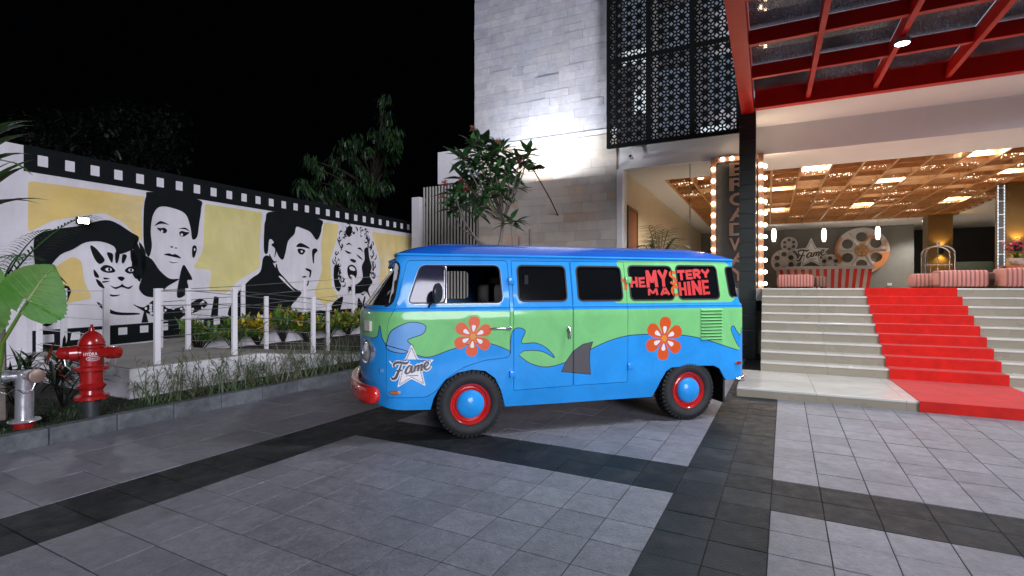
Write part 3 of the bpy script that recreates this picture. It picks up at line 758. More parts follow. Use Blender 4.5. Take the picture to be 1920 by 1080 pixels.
# --- a laughing woman with curly hair
curl = []
rc = random.Random(23)
for k in range(120):
    q = rc.uniform(0, 2*math.pi); rr = rc.uniform(0.86, 1.12)
    cx, cz = 7.28+0.74*rr*math.cos(q), 2.26+0.86*rr*math.sin(q)
    if 6.86 < cx < 7.6 and 1.6 < cz < 2.72: continue
    if cz < 1.30 or cz > 3.15: continue
    a0 = rc.uniform(0, 6.28); ra = rc.uniform(.03, .09)
    pts = [(cx+ra*math.cos(a0+t*2.6), cz+ra*1.2*math.sin(a0+t*2.6)) for t in [i/6 for i in range(7)]]
    L, Rr = ribbon(pts, [.006, .02, .034, .04, .034, .02, .006]); curl.append(L+Rr[::-1])
B_('painted_curls', curl)
B_('painted_shade', [cm_([(7.62, 2.55), (7.78, 2.62), (7.84, 2.34), (7.94, 2.06), (7.86, 1.80), (7.98, 1.62), (7.80, 1.40), (7.94, 1.10), (7.70, 1.34), (7.44, 1.30), (7.20, 1.30), (6.96, 1.46), (7.10, 1.50), (7.36, 1.58), (7.56, 1.76), (7.52, 2.06), (7.64, 2.28)], 4),
     cm_([(6.46, 2.06), (6.62, 2.00), (6.58, 1.74), (6.70, 1.52), (6.62, 1.36), (6.48, 1.46), (6.42, 1.78)], 4), cm_([(6.36, 1.0), (6.62, 1.18), (6.78, 1.20), (6.70, 0.94), (6.60, 0.80), (6.40, 0.84)], 4),
     cm_([(7.38, 1.18), (7.52, 1.02), (7.66, 0.88), (7.36, 0.86)], 4), cm_([(6.86, 2.98), (6.98, 3.16), (7.14, 3.12), (7.02, 2.86)], 4)])
B_('painted_face', [cm_([(6.88, 2.62), (7.00, 2.70), (7.14, 2.62), (7.02, 2.66)], 4), cm_([(7.34, 2.56), (7.46, 2.60), (7.58, 2.48), (7.46, 2.54)], 4), cm_([(6.84, 2.48), (6.96, 2.46), (7.10, 2.42), (6.96, 2.40)], 4), cm_([(7.30, 2.40), (7.42, 2.36), (7.56, 2.26), (7.42, 2.30)], 4),
     cm_([(7.04, 2.24), (7.14, 2.26), (7.28, 2.22), (7.24, 2.16), (7.12, 2.18)], 4), cm_([(6.96, 2.04), (7.12, 2.10), (7.28, 2.02), (7.32, 1.84), (7.20, 1.68), (7.02, 1.72), (6.94, 1.88)], 5)])
Wt('painted_teeth', [cm_([(7.01, 2.02), (7.12, 2.05), (7.24, 1.99), (7.22, 1.93), (7.06, 1.95)], 4), cm_([(7.04, 1.78), (7.18, 1.75), (7.20, 1.79), (7.08, 1.82)], 4)])
# floodlights on the wall
def wall_flood(t, z, label, power):
    th = thing('wall_floodlight', label, 'floodlight', WF, (t, 0, z), 'floodlights on the mural wall')
    part('housing', MB().cbox(t-0.085, t+0.085, -0.11, -0.05, z-0.055, z+0.06, 0.006), M['screen'], th)
    part('bracket', MB().box(t-0.02, t+0.02, -0.05, -0.010, z-0.02, z+0.02), M['screen'], th)
    part('lens', MB().box(t-0.072, t+0.072, -0.114, -0.1102, z-0.042, z+0.046), M['lamp'], th)
    spot('flood_light', WF, (t, -0.13, z), (t+0.6, -2.0, z-1.3), power, (0.86, 0.9, 1.0), 150, 0.6, 0.05)
wall_flood(0.72, 2.55, 'lit white floodlight fixed on the mural above the painted sleeve', 26)
wall_flood(9.05, 2.45, 'lit white floodlight on the far end of the mural by the van windscreen', 30)

# ================================================================= ramp with railings and planters
ramp = thing('access_ramp', 'white rendered switchback ramp running along the foot of the painted wall', 'ramp', KF, (-8, 4.5, 0))
LA = (-10.1, -7.0, 3.30, 5.0)     # landing q0 q1 p0 p1
RZt = 0.46
def wedge(q0, q1, p0, p1, za, zb, zbase=-0.05):
    mb = MB(); mb.add([(q0,p0,zbase),(q1,p0,zbase),(q1,p1,zbase),(q0,p1,zbase),(q0,p0,za),(q1,p0,za),(q1,p1,zb),(q0,p1,zb)],
        [(0,3,2,1),(4,5,6,7),(0,1,5,4),(1,2,6,5),(2,3,7,6),(3,0,4,7)]); return mb
part('landing', wedge(LA[0], LA[1], LA[2], LA[3], RZt, RZt), M['white'], ramp)
part('landing_floor', MB().box(LA[0]+.02, LA[1]-.02, LA[2]+.02, LA[3]+.01, RZt+0.001, RZt+0.012), M['rampfloor'], ramp)
part('lower_slope', wedge(-8.50, -7.0, LA[3]+.003, 8.6, RZt, 0.02), M['white'], ramp)
part('lower_slope_floor', wedge(-8.47, -7.03, LA[3]+.014, 8.55, RZt+.012, 0.036, 0.0), M['rampfloor'], ramp)
part('upper_slope', wedge(-10.1, -8.95, LA[3]+.003, 13.5, RZt, 1.05), M['white'], ramp)
part('upper_slope_floor', wedge(-10.09, -8.98, LA[3]+.014, 13.45, RZt+.012, 1.062, 0.0), M['rampfloor'], ramp)
solid('planter_soil', MB().box(-8.94, -8.51, LA[3]+0.01, 11, 0.0, 0.36), M['soil'], KF, kind='structure')
def railing(name, label, posts, cables, group):
    t = thing(name, label, 'railing', KF, posts[len(posts)//2], group)
    for q, p, z in posts:
        part('post', MB().cbox(q-0.024, q+0.024, p-0.034, p+0.034, z, z+0.985, 0.004), M['white'], t)
    for h in cables:
        part('cable', MB().tube([(q, p, z+h) for q, p, z in posts], 0.006, 6), M['steel'], t, True)
    return t
cab = (0.95, 0.76, 0.57, 0.36, 0.15)
sl1 = lambda p: RZt if p < 5 else RZt-(p-5)*0.122
sl2 = lambda p: RZt if p < 5 else RZt+(p-5)*0.0695
railing('ramp_railing', 'white post and cable railing on the near edge of the lower ramp', [(-7.10, 3.66, RZt), (-7.12, 4.72, RZt), (-7.14, 6.16, sl1(6.16)), (-7.16, 7.6, sl1(7.6))], cab, 'white cable railings of the ramp')
railing('ramp_railing', 'white post and cable railing between the two slopes behind the first', [(-8.42, 4.80, RZt), (-8.42, 6.2, sl1(6.2)), (-8.42, 7.64, sl1(7.64))], cab, 'white cable railings of the ramp')
railing('ramp_railing', 'white post and cable railing rising along the mural side slope', [(-9.02, 4.7, RZt), (-9.02, 6.15, sl2(6.15)), (-9.02, 7.55, sl2(7.55)), (-9.02, 8.95, sl2(8.95)), (-9.02, 10.4, sl2(10.4)), (-9.02, 11.8, sl2(11.8))], cab, 'white cable railings of the ramp')
railing('ramp_railing', 'white post and cable railing across the front of the landing behind the hydrant', [(-10.0, 3.50, RZt), (-9.16, 3.48, RZt), (-7.92, 3.46, RZt), (-7.16, 3.44, RZt)][:3]+[(-7.20, 3.44, RZt)][:0], cab, 'white cable railings of the ramp')

# ================================================================= hydrant and fire inlet
hx, hy = -0.797*5.15+(-0.0), 5.15
hx = (172-960)/960*5.25; hy = 5.25
hyd = thing('fire_hydrant', 'red pillar fire hydrant with three outlets standing on the grass', 'fire hydrant', GF, (hx, hy, 0.10))
c = (hx, hy, 0.10)
hr = mat('red_hydrant_paint', (0.34, 0.010, 0.009), 0.25, var=0.2, scale=9, coat=0.5)
polish = mat('polished_pipe_metal', (0.82, 0.82, 0.86), 0.22, 0.75, var=0.08, scale=14, rvar=0.06)
part('barrel', MB().lathe([(0.085, 0.20), (0.10, 0.205), (0.145, 0.22), (0.145, 0.25), (0.10, 0.27), (0.095, 0.31), (0.12, 0.34), (0.125, 0.36), (0.098, 0.385), (0.096, 0.50), (0.145, 0.515), (0.145, 0.545), (0.102, 0.56), (0.099, 0.73), (0.115, 0.745), (0.115, 0.765), (0.10, 0.775)], c, 28), hr, hyd, True)
part('bonnet', MB().lathe([(0.112, 0.777), (0.112, 0.79), (0.10, 0.83), (0.075, 0.875), (0.045, 0.90), (0.026, 0.91), (0.022, 0.94), (0.012, 0.945), (0.012, 0.975), (0.0, 0.978)], c, 28), hr, hyd, True)
part('base', MB().lathe([(0.075, -0.05), (0.075, 0.198), (0.06, 0.199)], c, 24), mat('dark_iron', (0.05, 0.055, 0.06), 0.5, 0.4, var=0.3), hyd, True)
def nozzle(ang, ln, rad):
    d = Vector((math.cos(ang), math.sin(ang), 0)); o = Vector((hx, hy, 0.79))
    mb = MB(); P_ = lambda k: o+d*k
    mb.tube([P_(0.06), P_(ln*0.6), P_(ln*0.6), P_(ln*0.62), P_(ln), P_(ln+0.004), P_(ln+0.03)], [rad, rad, rad*1.25, rad*1.3, rad*1.22, rad*0.5, rad*0.4], 14)
    part('outlet', mb, hr, hyd, True)
nozzle(R(196), 0.27, 0.052); nozzle(R(2), 0.27, 0.05); nozzle(R(216), 0.17, 0.062)
bt = MB()
for zz, rr in ((0.235, 0.125), (0.53, 0.128)):
    for k in range(8): q = 2*math.pi*k/8; bt.lathe([(0.0, 0.026), (0.014, 0.026), (0.014, -0.026), (0, -0.026)], (hx+rr*math.cos(q), hy+rr*math.sin(q), 0.10+zz), 6)
part('flange_bolts', bt, hr, hyd, kind='stuff')
def hfn(rad, z0):
    """wrap flat lettering round the barrel, facing the drive"""
    base = math.atan2(-hy, -hx)+0.12
    return lambda x, z, d: (hx+(rad+d)*math.cos(base+x/rad), hy+(rad+d)*math.sin(base+x/rad), 0.10+z0+z)
mb = MB(); text(mb, 'HYDRANT', -0.082, 0.082, 0, 0.034, hfn(0.1025, 0.665), 0.015)
part('lettering', mb, M['mwhite'], hyd)
mb = MB(); text(mb, 'GUNCO', -0.04, 0.04, 0, 0.017, hfn(0.1030, 0.626), 0.01)
stroke(mb, [(x, z) for x, z in ellipse(0, 0.0085, 0.056, 0.021, 28)+[(0.056, 0.0085)]], 0.004, hfn(0.1028, 0.626))
part('oval_emblem', mb, M['mwhite'], hyd)
ch = MB()
for q in (R(190), R(12)): ch.tube([(hx+r_*math.cos(q), hy+r_*math.sin(q)-0.02, z) for r_, z in ((0.24, 0.76), (0.22, 0.66), (0.17, 0.62), (0.11, 0.66))], 0.004, 5)
part('cap_chain', ch, M['steel'], hyd)

fx, fy = (46-960)/960*4.95, 4.95
inlet = thing('fire_inlet', 'polished chrome fire brigade inlet pillar on a red foot beside the kerb', 'fire inlet', GF, (fx, fy, 0.10))
c = (fx, fy, 0.10)
part('foot', MB().lathe([(0.085, -0.05), (0.085, 0.055), (0.07, 0.06)], c, 24), hr, inlet, True)
part('column', MB().lathe([(0.12, 0.062), (0.125, 0.07), (0.12, 0.08), (0.072, 0.085), (0.070, 0.10), (0.068, 0.50), (0.072, 0.52), (0.06, 0.545), (0.03, 0.56)], c, 28), polish, inlet, True)
for sgn in (-1, 1):
    d = Vector((0.70*sgn, -0.62 if sgn < 0 else -0.25, 0.02)).normalized(); o = Vector((fx, fy, 0.10+0.505))
    P_ = lambda k: o+d*k
    part('outlet', MB().tube([P_(0.0), P_(0.10), P_(0.10), P_(0.14), P_(0.14), P_(0.155)], [0.05, 0.05, 0.06, 0.06, 0.05, 0.05], 20), polish, inlet, True)
    part('cap', MB().tube([P_(0.156), P_(0.16), P_(0.20), P_(0.205)], [0.05, 0.066, 0.066, 0.058], 20), polish if sgn < 0 else mat('worn_brass', (0.45, 0.33, 0.27), 0.45, 0.7), inlet, True)
    part('cap_chain', MB().tube([tuple(P_(0.17)-Vector((0, 0, 0.06))), tuple(P_(0.16)-Vector((0, 0.03, 0.13))), tuple(P_(0.08)-Vector((0, 0.06, 0.16))), tuple(P_(0.02)-Vector((0, 0.085, 0.12)))], 0.004, 5), M['steel'], inlet)
# ================================================================= the painted van
from mathutils.geometry import delaunay_2d_cdt
van = thing('camper_van', 'blue and green retro van with orange flowers and a red bumper parked on the drive', 'van', VF, (1.2, 0.86, 0))
XF, XR, AF, AR, HW = -0.62, 3.05, 0.41, 0.22, 0.86
def qcurve(n, ax, k=60):
    pts = []
    for i in range(k+1):
        t = (i/k)*math.pi/2
        pts.append((ax*math.sin(t)**(2/n) if i else 0, HW-HW*math.cos(t)**(2/n) if i < k else HW))
    return pts
def arc(pts):
    L_ = [0]
    for a, b in zip(pts, pts[1:]): L_.append(L_[-1]+math.hypot(b[0]-a[0], b[1]-a[1]))
    return L_
fc = [(XF-x, y) for x, y in qcurve(2.6, AF)]; fl = arc(fc)
rcv = [(XR+x, y) for x, y in qcurve(3.2, AR)]; rl = arc(rcv)
UN, UT = XF-fl[-1], XR+rl[-1]
def lookup(pts, L_, s):
    s = max(0, min(s, L_[-1]))
    for i in range(len(L_)-1):
        if s <= L_[i+1]+1e-12:
            t = (s-L_[i])/max(1e-9, L_[i+1]-L_[i])
            a, b = Vector(pts[i]), Vector(pts[i+1]); d = (b-a).normalized()
            return a+(b-a)*t, d
    return Vector(pts[-1]), (Vector(pts[-1])-Vector(pts[-2])).normalized()
def plan(u):
    """point and outward normal of the plan outline at arc length u"""
    if u < UN: p, n_ = plan(2*UN-u); return Vector((p.x, 2*HW-p.y)), Vector((n_.x, -n_.y))
    if u > UT: p, n_ = plan(2*UT-u); return Vector((p.x, 2*HW-p.y)), Vector((n_.x, -n_.y))
    if u < XF: p, d = lookup(fc, fl, XF-u); return p, Vector((-d.y, d.x)) if False else Vector((-abs(d.y), -abs(d.x)))
    if u > XR: p, d = lookup(rcv, rl, u-XR); return p, Vector((abs(d.y), -abs(d.x)))
    return Vector((u, 0)), Vector((0, -1))
def sm(x, a, b):
    t = max(0, min(1, (x-a)/(b-a))); return t*t*(3-2*t)
def inset(nv, z, u):
    side = 0.10*max(0, (z-1.26)/0.50)**1.25+0.012*sm(z, 1.225, 1.25)
    front = 0.40*max(0, (z-1.22)/0.54)**1.12+0.012*sm(z, 1.20, 1.24)
    rear = 0.19*max(0, (z-1.25)/0.51)**1.2+0.02*sm(z, 1.24, 1.28)
    f = min(1.0, 1.9*nv.x**2)
    r = side*(1-f)+(front if nv.x < 0 else rear)*f
    r += 0.05*max(0, (0.52-z)/0.25)**2*0.8
    r += 0.045*f*max(0, (0.75-z)/0.45)**2 if nv.x < 0 else 0
    return r
def S(u, z, off=0.0):
    p, nv = plan(u); q = p+nv*(off-inset(nv, z, u)); return (q.x, q.y, z)
def Sn(u, z):
    a = Vector(S(u+0.004, z))-Vector(S(u-0.004, z)); b = Vector(S(u, z+0.004))-Vector(S(u, z-0.004))
    return a.cross(b).normalized()

paint = dict(
 blue=mat('blue_van_paint', (0.026, 0.35, 0.88), 0.36, var=0.06, scale=2, coat=0.4, spec=0.12, rvar=0.06, stain=0.11, sscale=2.2),
 green=mat('green_van_paint', (0.23, 0.66, 0.23), 0.36, var=0.06, scale=2, coat=0.4, spec=0.12, rvar=0.06, stain=0.11, sscale=2.2),
 pale=mat('pale_blue_van_paint', (0.17, 0.42, 0.80), 0.24, var=0.05, scale=2, coat=0.6),
 orange=mat('orange_flower_paint', (0.80, 0.105, 0.012), 0.3, var=0.04, coat=0.5),
 white=mat('white_petal_paint', (0.90, 0.90, 0.90), 0.3, var=0.03, coat=0.5),
 amber=mat('amber_flower_centre', (0.85, 0.33, 0.02), 0.3, var=0.03, coat=0.5),
 navy=mat('navy_outline_paint', (0.008, 0.03, 0.075), 0.3, var=0.03, coat=0.5),
 fin=mat('grey_fin_paint', (0.085, 0.08, 0.085), 0.35, var=0.06, coat=0.4),
 deep=mat('sky_darkened_roof_blue', (0.010, 0.12, 0.60), 0.25, var=0.05, scale=2, coat=0.6, spec=0.3))  # roof blue painted darker for the night sky it reflects
PK = list(paint); PM = [paint[k] for k in PK]
rubber = mat('black_rubber', (0.012, 0.012, 0.013), 0.6, var=0.2)
inner = mat('cab_lining', (0.03, 0.22, 0.50), 0.5)
# --- livery: two colours with a wavy border, flowers and a fin, as outlines in (length, height)
def oc(pts, n=5): return catmull(pts, n)
wave = catmull([(-0.62, 0.868), (-0.42, 0.798), (-0.20, 0.86), (0.02, 0.915), (0.20, 0.905), (0.39, 0.83), (0.46, 0.80), (0.60, 0.70), (0.78, 0.655), (1.00, 0.70), (1.22, 0.80), (1.46, 0.895), (1.68, 0.945), (1.90, 0.955), (2.16, 0.95), (2.42, 0.925), (2.66, 0.875), (2.90, 0.80), (3.08, 0.745)], 6, False)
wave = [(UN-0.9, 0.98), (UN, 0.985), (-1.02, 0.985)] + catmull([(-0.98, 0.975), (-0.90, 1.00), (-0.87, 1.10), (-0.845, 0.99), (-0.80, 0.92)], 5, False) + wave
front_field = wave+[(3.15, 0.80), (3.2, 1.0), (UT, 1.0), (UT, 1.228), (UN-0.9, 1.228)]
layers = [('green', front_field),
          ('green', rpoly([(1.50, 1.29), (1.62, 1.66), (1.60, 1.745), (3.02, 1.745), (3.06, 1.62), (3.06, 1.29)], 0.10))]
def outline(pts, w=0.0085, closed=False):
    pts = list(pts)+([pts[0], pts[1]] if closed else [])
    L, Rr = ribbon(pts, w)
    for i in range(len(L)-1): layers.append(('navy', [L[i], L[i+1], Rr[i+1], Rr[i]]))
def lobe(pts, col, n=6):
    p = oc(pts, n); layers.append((col, p)); return p
lf = lobe([(-0.785, 0.97), (-0.74, 1.06), (-0.58, 1.13), (-0.44, 1.10), (-0.46, 1.02), (-0.60, 0.965), (-0.55, 0.90), (-0.62, 0.845), (-0.74, 0.86), (-0.80, 0.90)], 'pale')
outline(lf, closed=True)
outline([p for p in wave if p[0] > -1.2])
cu1 = lobe([(0.40, 0.80), (0.41, 1.00), (0.47, 1.055), (0.55, 1.02), (0.51, 0.905), (0.66, 0.90), (0.78, 0.84), (0.86, 0.745), (0.72, 0.815), (0.54, 0.825), (0.48, 0.78)], 'blue')
outline(cu1[:-8])
cu2 = lobe([(3.10, 0.78), (3.02, 0.90), (2.985, 0.99), (3.02, 1.02), (3.07, 0.95), (3.12, 0.92), (3.14, 1.0), (3.2, 0.9), (3.2, 0.78)], 'blue')
outline(cu2[:-10])
fn_ = [(0.935, 0.60), (0.985, 0.70), (1.06, 0.80), (1.17, 0.87), (1.285, 0.895), (1.25, 0.80), (1.245, 0.70), (1.262, 0.558)]
layers.append(('fin', fn_)); outline(fn_, closed=True)
def flower(cx, cz, r):
    for k in range(6):
        a = R(k*60+25)
        def tr(x, y): return (cx+r*(x*math.cos(a)-y*math.sin(a)), cz+r*(x*math.sin(a)+y*math.cos(a)))
        layers.append(('orange', [tr(*p) for p in oc([(0.08, 0.0), (0.40, 0.20), (0.72, 0.30), (0.94, 0.20), (1.0, 0), (0.94, -0.20), (0.72, -0.30), (0.40, -0.20)], 4)]))
    for k in range(6):
        a = R(k*60+25)
        def tr(x, y): return (cx+r*(x*math.cos(a)-y*math.sin(a)), cz+r*(x*math.sin(a)+y*math.cos(a)))
        layers.append(('white', [tr(*p) for p in oc([(0.22, 0), (0.40, 0.085), (0.52, 0.095), (0.57, 0), (0.52, -0.095), (0.40, -0.085)], 4)]))
    layers.append(('amber', ellipse(cx, cz, r*0.145, r*0.145, 18)))
flower(0.02, 0.982, 0.195); flower(2.125, 0.905, 0.235)
LB = [(k, p, min(q[0] for q in p), max(q[0] for q in p), min(q[1] for q in p), max(q[1] for q in p)) for k, p in layers]
def inside(p, poly):
    x, y = p; c = False; j = len(poly)-1
    for i in range(len(poly)):
        a, b = poly[i], poly[j]
        if (a[1] > y) != (b[1] > y) and x < (b[0]-a[0])*(y-a[1])/(b[1]-a[1])+a[0]: c = not c
        j = i
    return c
def panel(name, outl, holes=(), off=0.0, livery=True, rim=0.018, default='blue', mats=None, parent=None, step=0.07, label=None):
    x0 = min(p[0] for p in outl); x1 = max(p[0] for p in outl); z0 = min(p[1] for p in outl); z1 = max(p[1] for p in outl)
    V, E = [], []
    def loop(pts):
        n = len(V); V.extend(Vector(p) for p in pts); E.extend((n+i, n+(i+1) % len(pts)) for i in range(len(pts)))
    loop(outl)
    for h in holes: loop(h)
    act = []
    if livery:
        for k, p, a, b, c, d in LB:
            if a < x1 and b > x0 and c < z1 and d > z0: loop(p); act.append((k, p, a, b, c, d))
    cuts = [z0+1e-3+(z1-z0)*i/max(1, int((z1-z0)/0.11)) for i in range(1, int((z1-z0)/0.11))]
    for z in cuts: n = len(V); V += [Vector((x0-.01, z)), Vector((x1+.01, z))]; E.append((n, n+1))
    u = x0+step*0.37
    while u < x1:
        n = len(V); V += [Vector((u, z0-.01)), Vector((u, z1+.01))]; E.append((n, n+1)); u += step if (u < -0.56 or u > 2.80) else 0.10 if u > 2.6 else 0.22
    r_ = delaunay_2d_cdt(V, E, [], 0, 1e-6)
    ov, of = r_[0], r_[2]
    mb = MB(); used = {}; tris = []
    def vid(i, d):
        if (i, d) not in used:
            used[(i, d)] = len(mb.v); mb.v.append(S(ov[i].x, ov[i].y, d))
        return used[(i, d)]
    hb = [(h, min(q[0] for q in h), max(q[0] for q in h)) for h in holes]
    ec = {}
    for f in of:
        c = ((ov[f[0]].x+ov[f[1]].x+ov[f[2]].x)/3, (ov[f[0]].y+ov[f[1]].y+ov[f[2]].y)/3)
        if not inside(c, outl): continue
        if any(a < c[0] < b and inside(c, h) for h, a, b in hb): continue
        mi = PK.index(default) if mats is None else 0
        if livery:
            for k, p, a, b, cc, d in reversed(act):
                if a < c[0] < b and cc < c[1] < d and inside(c, p): mi = PK.index(k); break
        mb.f.append([vid(i, off) for i in f]); mb.mi.append(mi)
        for a, b in ((f[0], f[1]), (f[1], f[2]), (f[2], f[0])):
            e = (min(a, b), max(a, b)); ec.setdefault(e, []).append(mi)
    if rim:
        for (a, b), l in ec.items():
            if len(l) == 1:
                mb.f.append([vid(a, off), vid(b, off), vid(b, off-rim), vid(a, off-rim)]); mb.mi.append(l[0])
    return part(name, mb, PM if mats is None else mats, parent or van, True, label)
def mirror(pts): return [(2*UN-p[0], p[1]) for p in pts][::-1]
# --- openings
w_front = rpoly([(-0.60, 1.305), (-0.475, 1.668), (0.305, 1.675), (0.322, 1.305)], 0.06)
def win(a, b, z0=1.318, z1=1.678): return rpoly([(a, z0), (a, z1), (b, z1), (b, z0)], 0.055)
w2, w3, w4, w5 = win(0.49, 1.005), win(1.13, 1.64), win(1.735, 2.265, 1.322, 1.69), win(2.325, 2.85, 1.328, 1.70)
w_corner = rpoly([(2.985, 1.35), (2.97, 1.69), (3.16, 1.69), (3.26, 1.35)], 0.05)
ws_a = [(-0.745, 1.285), (-0.665, 1.70)]
w_screen = rpoly([ws_a[0], ws_a[1], (2*UN-ws_a[1][0], 1.70), (2*UN-ws_a[0][0], 1.285)], 0.09)
d_front = rpoly([(-0.60, 1.715), (0.395, 1.728), (0.395, 0.765), (0.14, 0.745), (-0.06, 0.69), (-0.22, 0.60), (-0.34, 0.47), (-0.42, 0.418), (-0.80, 0.43), (-0.80, 0.90), (-0.785, 1.14), (-0.715, 1.265)], 0.045)
def shrink(pts, d):
    out = []; N_ = len(pts)
    area = sum(pts[i-1][0]*pts[i][1]-pts[i][0]*pts[i-1][1] for i in range(N_))
    for i in range(N_):
        a, b = Vector(pts[i-1]), Vector(pts[(i+1) % N_]); t = (b-a).normalized(); nv = Vector((-t.y, t.x))*(1 if area > 0 else -1)
        out.append(tuple(Vector(pts[i])+nv*d))
    return out
d_c1 = rpoly([(0.428, 0.435), (0.428, 1.725), (1.064, 1.728), (1.064, 0.448)], 0.02)
d_c2 = rpoly([(1.068, 0.449), (1.068, 1.728), (1.69, 1.732), (1.69, 0.455)], 0.02)
bottom = [(-0.92, 0.335), (-0.62, 0.305), (-0.385, 0.295), (-0.36, 0.40), (-0.315, 0.49), (-0.24, 0.58), (-0.13, 0.64), (0.01, 0.662), (0.14, 0.645), (0.24, 0.57), (0.30, 0.45), (0.335, 0.33), (0.352, 0.275), (1.0, 0.272), (1.995, 0.275), (2.03, 0.34), (2.09, 0.465), (2.15, 0.55), (2.22, 0.59), (2.62, 0.592), (2.76, 0.585), (2.83, 0.55), (2.885, 0.46), (2.92, 0.415), (3.05, 0.42), (3.14, 0.45)]
ZG = 1.765
outer = [(UN, 0.40)]+bottom+[(UT-0.001, 0.47), (UT-0.001, ZG)]
top = [(UT-0.001-(UT-UN)*i/24, ZG) for i in range(1, 24)]
full = outer+top+[(UN, ZG)]
full_far = mirror(outer+top)
loop_all = outer+top+[(UN, ZG)]+[(2*UN-p[0], p[1]) for p in top[::-1]]+[(2*UN-(UT-0.001), ZG), (2*UN-(UT-0.001), 0.47)]+[(2*UN-p[0], p[1]) for p in bottom[::-1]]
far_w = [mirror(w) for w in (w_front, w2, w3, w4, w5, w_corner)]
panel('body', loop_all, [d_front, d_c1+[], d_c2, w4, w5, w_corner, w_screen]+far_w, 0.0)
gap = 0.005
front_door = panel('front_door', shrink(d_front, gap), [w_front], 0.001)
panel('cargo_door', shrink(d_c1, gap), [w2], 0.001); panel('cargo_door', shrink(d_c2, gap), [w3], 0.001)
panel('inner_lining', loop_all, [w_front, w2, w3, w4, w5, w_corner, w_screen]+far_w, -0.028, livery=False, rim=0, mats=[inner], step=0.12)
# --- roof, drip rail
mb = MB(); NU = 120; rings = 12; rows = []
for w_ in range(rings+1):
    t = w_/rings; row = []
    for i in range(NU):
        u = UN-(UT-UN)+2*(UT-UN)*i/NU
        p = Vector(S(u, ZG, 0.0)); spine = Vector((max(0.25, min(2.35, p.x)), HW, 0))
        k = 1-(1-t)**1.0
        q = Vector((p.x, p.y, 0))*(1-k)+spine*k
        row.append((q.x, q.y, ZG+0.018+0.150*(1-(1-t)**2.6)))
    rows.append(row)
rows.insert(0, [(S(UN-(UT-UN)+2*(UT-UN)*i/NU, ZG-0.004, -0.004)) for i in range(NU)])
mb.add([p for r_ in rows for p in r_], [(a*NU+i, a*NU+(i+1) % NU, (a+1)*NU+(i+1) % NU, (a+1)*NU+i) for a in range(len(rows)-1) for i in range(NU)])
part('roof', mb, paint['deep'], van, True)
part('drip_rail', MB().tube([S(UN-(UT-UN)+2*(UT-UN)*i/160, ZG+0.004, 0.010) for i in range(161)], 0.013, 8), paint['blue'], van, True)
part('belt_moulding', MB().tube([S(UN-(UT-UN)*0.999+1.998*(UT-UN)*i/160, 1.262, 0.004) for i in range(161)], 0.008, 6), paint['blue'], van, True)
# --- glazing and seals
darkglass = mat('black_tinted_glass', (0.006, 0.007, 0.008), 0.06, var=0.05, spec=0.6)
clear = glass('van_clear_glass', (0.86, 0.9, 0.86), 1, dust_haze=0.22)  # haze painted into the windscreen to lighten it, mixed in like dust
smoked = mat('smoked_quarter_glass', (0.022, 0.022, 0.045), 0.07, var=0.3, scale=5, spec=0.4)
def seal(w, name='window_seal', m=rubber, wd=0.016, off=0.004, parent=None):
    mb = MB(); p = list(w)+[w[0], w[1]]; stroke(mb, p, wd, lambda x, z, d: S(x, z, d), off-0.012, 0.012); return part(name, mb, m, parent or van)
def pane(w, m, off=-0.010, name='window_glass'):
    o = panel(name, w, (), off, livery=False, rim=0, mats=[m], step=0.09); return o
for w in (w2, w3, w4, w5, w_corner): pane(w, darkglass); seal(w)
for w in far_w[1:]: pane(w, darkglass); seal(w)
pane(w_screen, clear, name='windscreen'); seal(w_screen, 'windscreen_seal', wd=0.026)
quarter = rpoly([(-0.60, 1.305), (-0.475, 1.668), (-0.235, 1.670), (-0.245, 1.305)], 0.05)
pane(quarter, smoked, -0.008, 'quarter_glass'); seal(w_front, wd=0.014); seal(shrink(w_front, -0.008), m=paint['pale'], wd=0.006, off=0.005); seal(quarter, 'quarter_frame', rubber, 0.018)
seal(far_w[0], wd=0.016)
mb = MB()
stroke(mb, catmull([(-0.245, 1.30), (-0.24, 1.5), (-0.235, 1.675)], 4, False), 0.022, lambda x, z, d: S(x, z, d), -0.02, 0.02); part('quarter_post', mb, M['steel'], van)
# --- interior
seatm = mat('dark_seat_vinyl', (0.025, 0.028, 0.04), 0.45, var=0.15)
part('cab_floor', MB().box(-0.85, 3.15, 0.05, 1.67, 0.665, 0.70), inner, van)
part('underbody', MB().box(-0.80, 3.10, 0.30, 1.42, 0.30, 0.66), M['dark'], van)
part('bulkhead', MB().box(0.56, 0.60, 0.06, 1.66, 0.70, 1.58), M['dark'], van)
part('headliner', MB().box(-0.30, 0.56, 0.16, 1.56, 1.725, 1.735), mat('green_headliner', (0.05, 0.30, 0.07), 0.7), van)
for y in (0.12, 0.98):
    part('seat', MB().cbox(0.0, 0.46, y, y+0.60, 0.72, 1.02, 0.05), seatm, van, True)
    part('seat_back', MB().cbox(0.40, 0.54, y, y+0.60, 1.02, 1.50, 0.05), seatm, van, True)
part('dashboard', MB().cbox(-0.86, -0.60, 0.12, 1.60, 1.08, 1.25, 0.04), seatm, van, True)
sw = MB(); cs_ = [(-0.50+0.10*math.sin(q)*0.5, 0.48+0.20*math.cos(q), 1.22+0.20*math.sin(q)*0.75) for q in [2*math.pi*i/28 for i in range(29)]]
sw.tube(cs_, 0.013, 6); sw.bar((-0.50, 0.30, 1.22), (-0.50, 0.66, 1.22), 0.02); sw.tube([(-0.50, 0.48, 1.22), (-0.70, 0.48, 1.0)], 0.02, 8)
part('steering_wheel', sw, rubber, van, True)
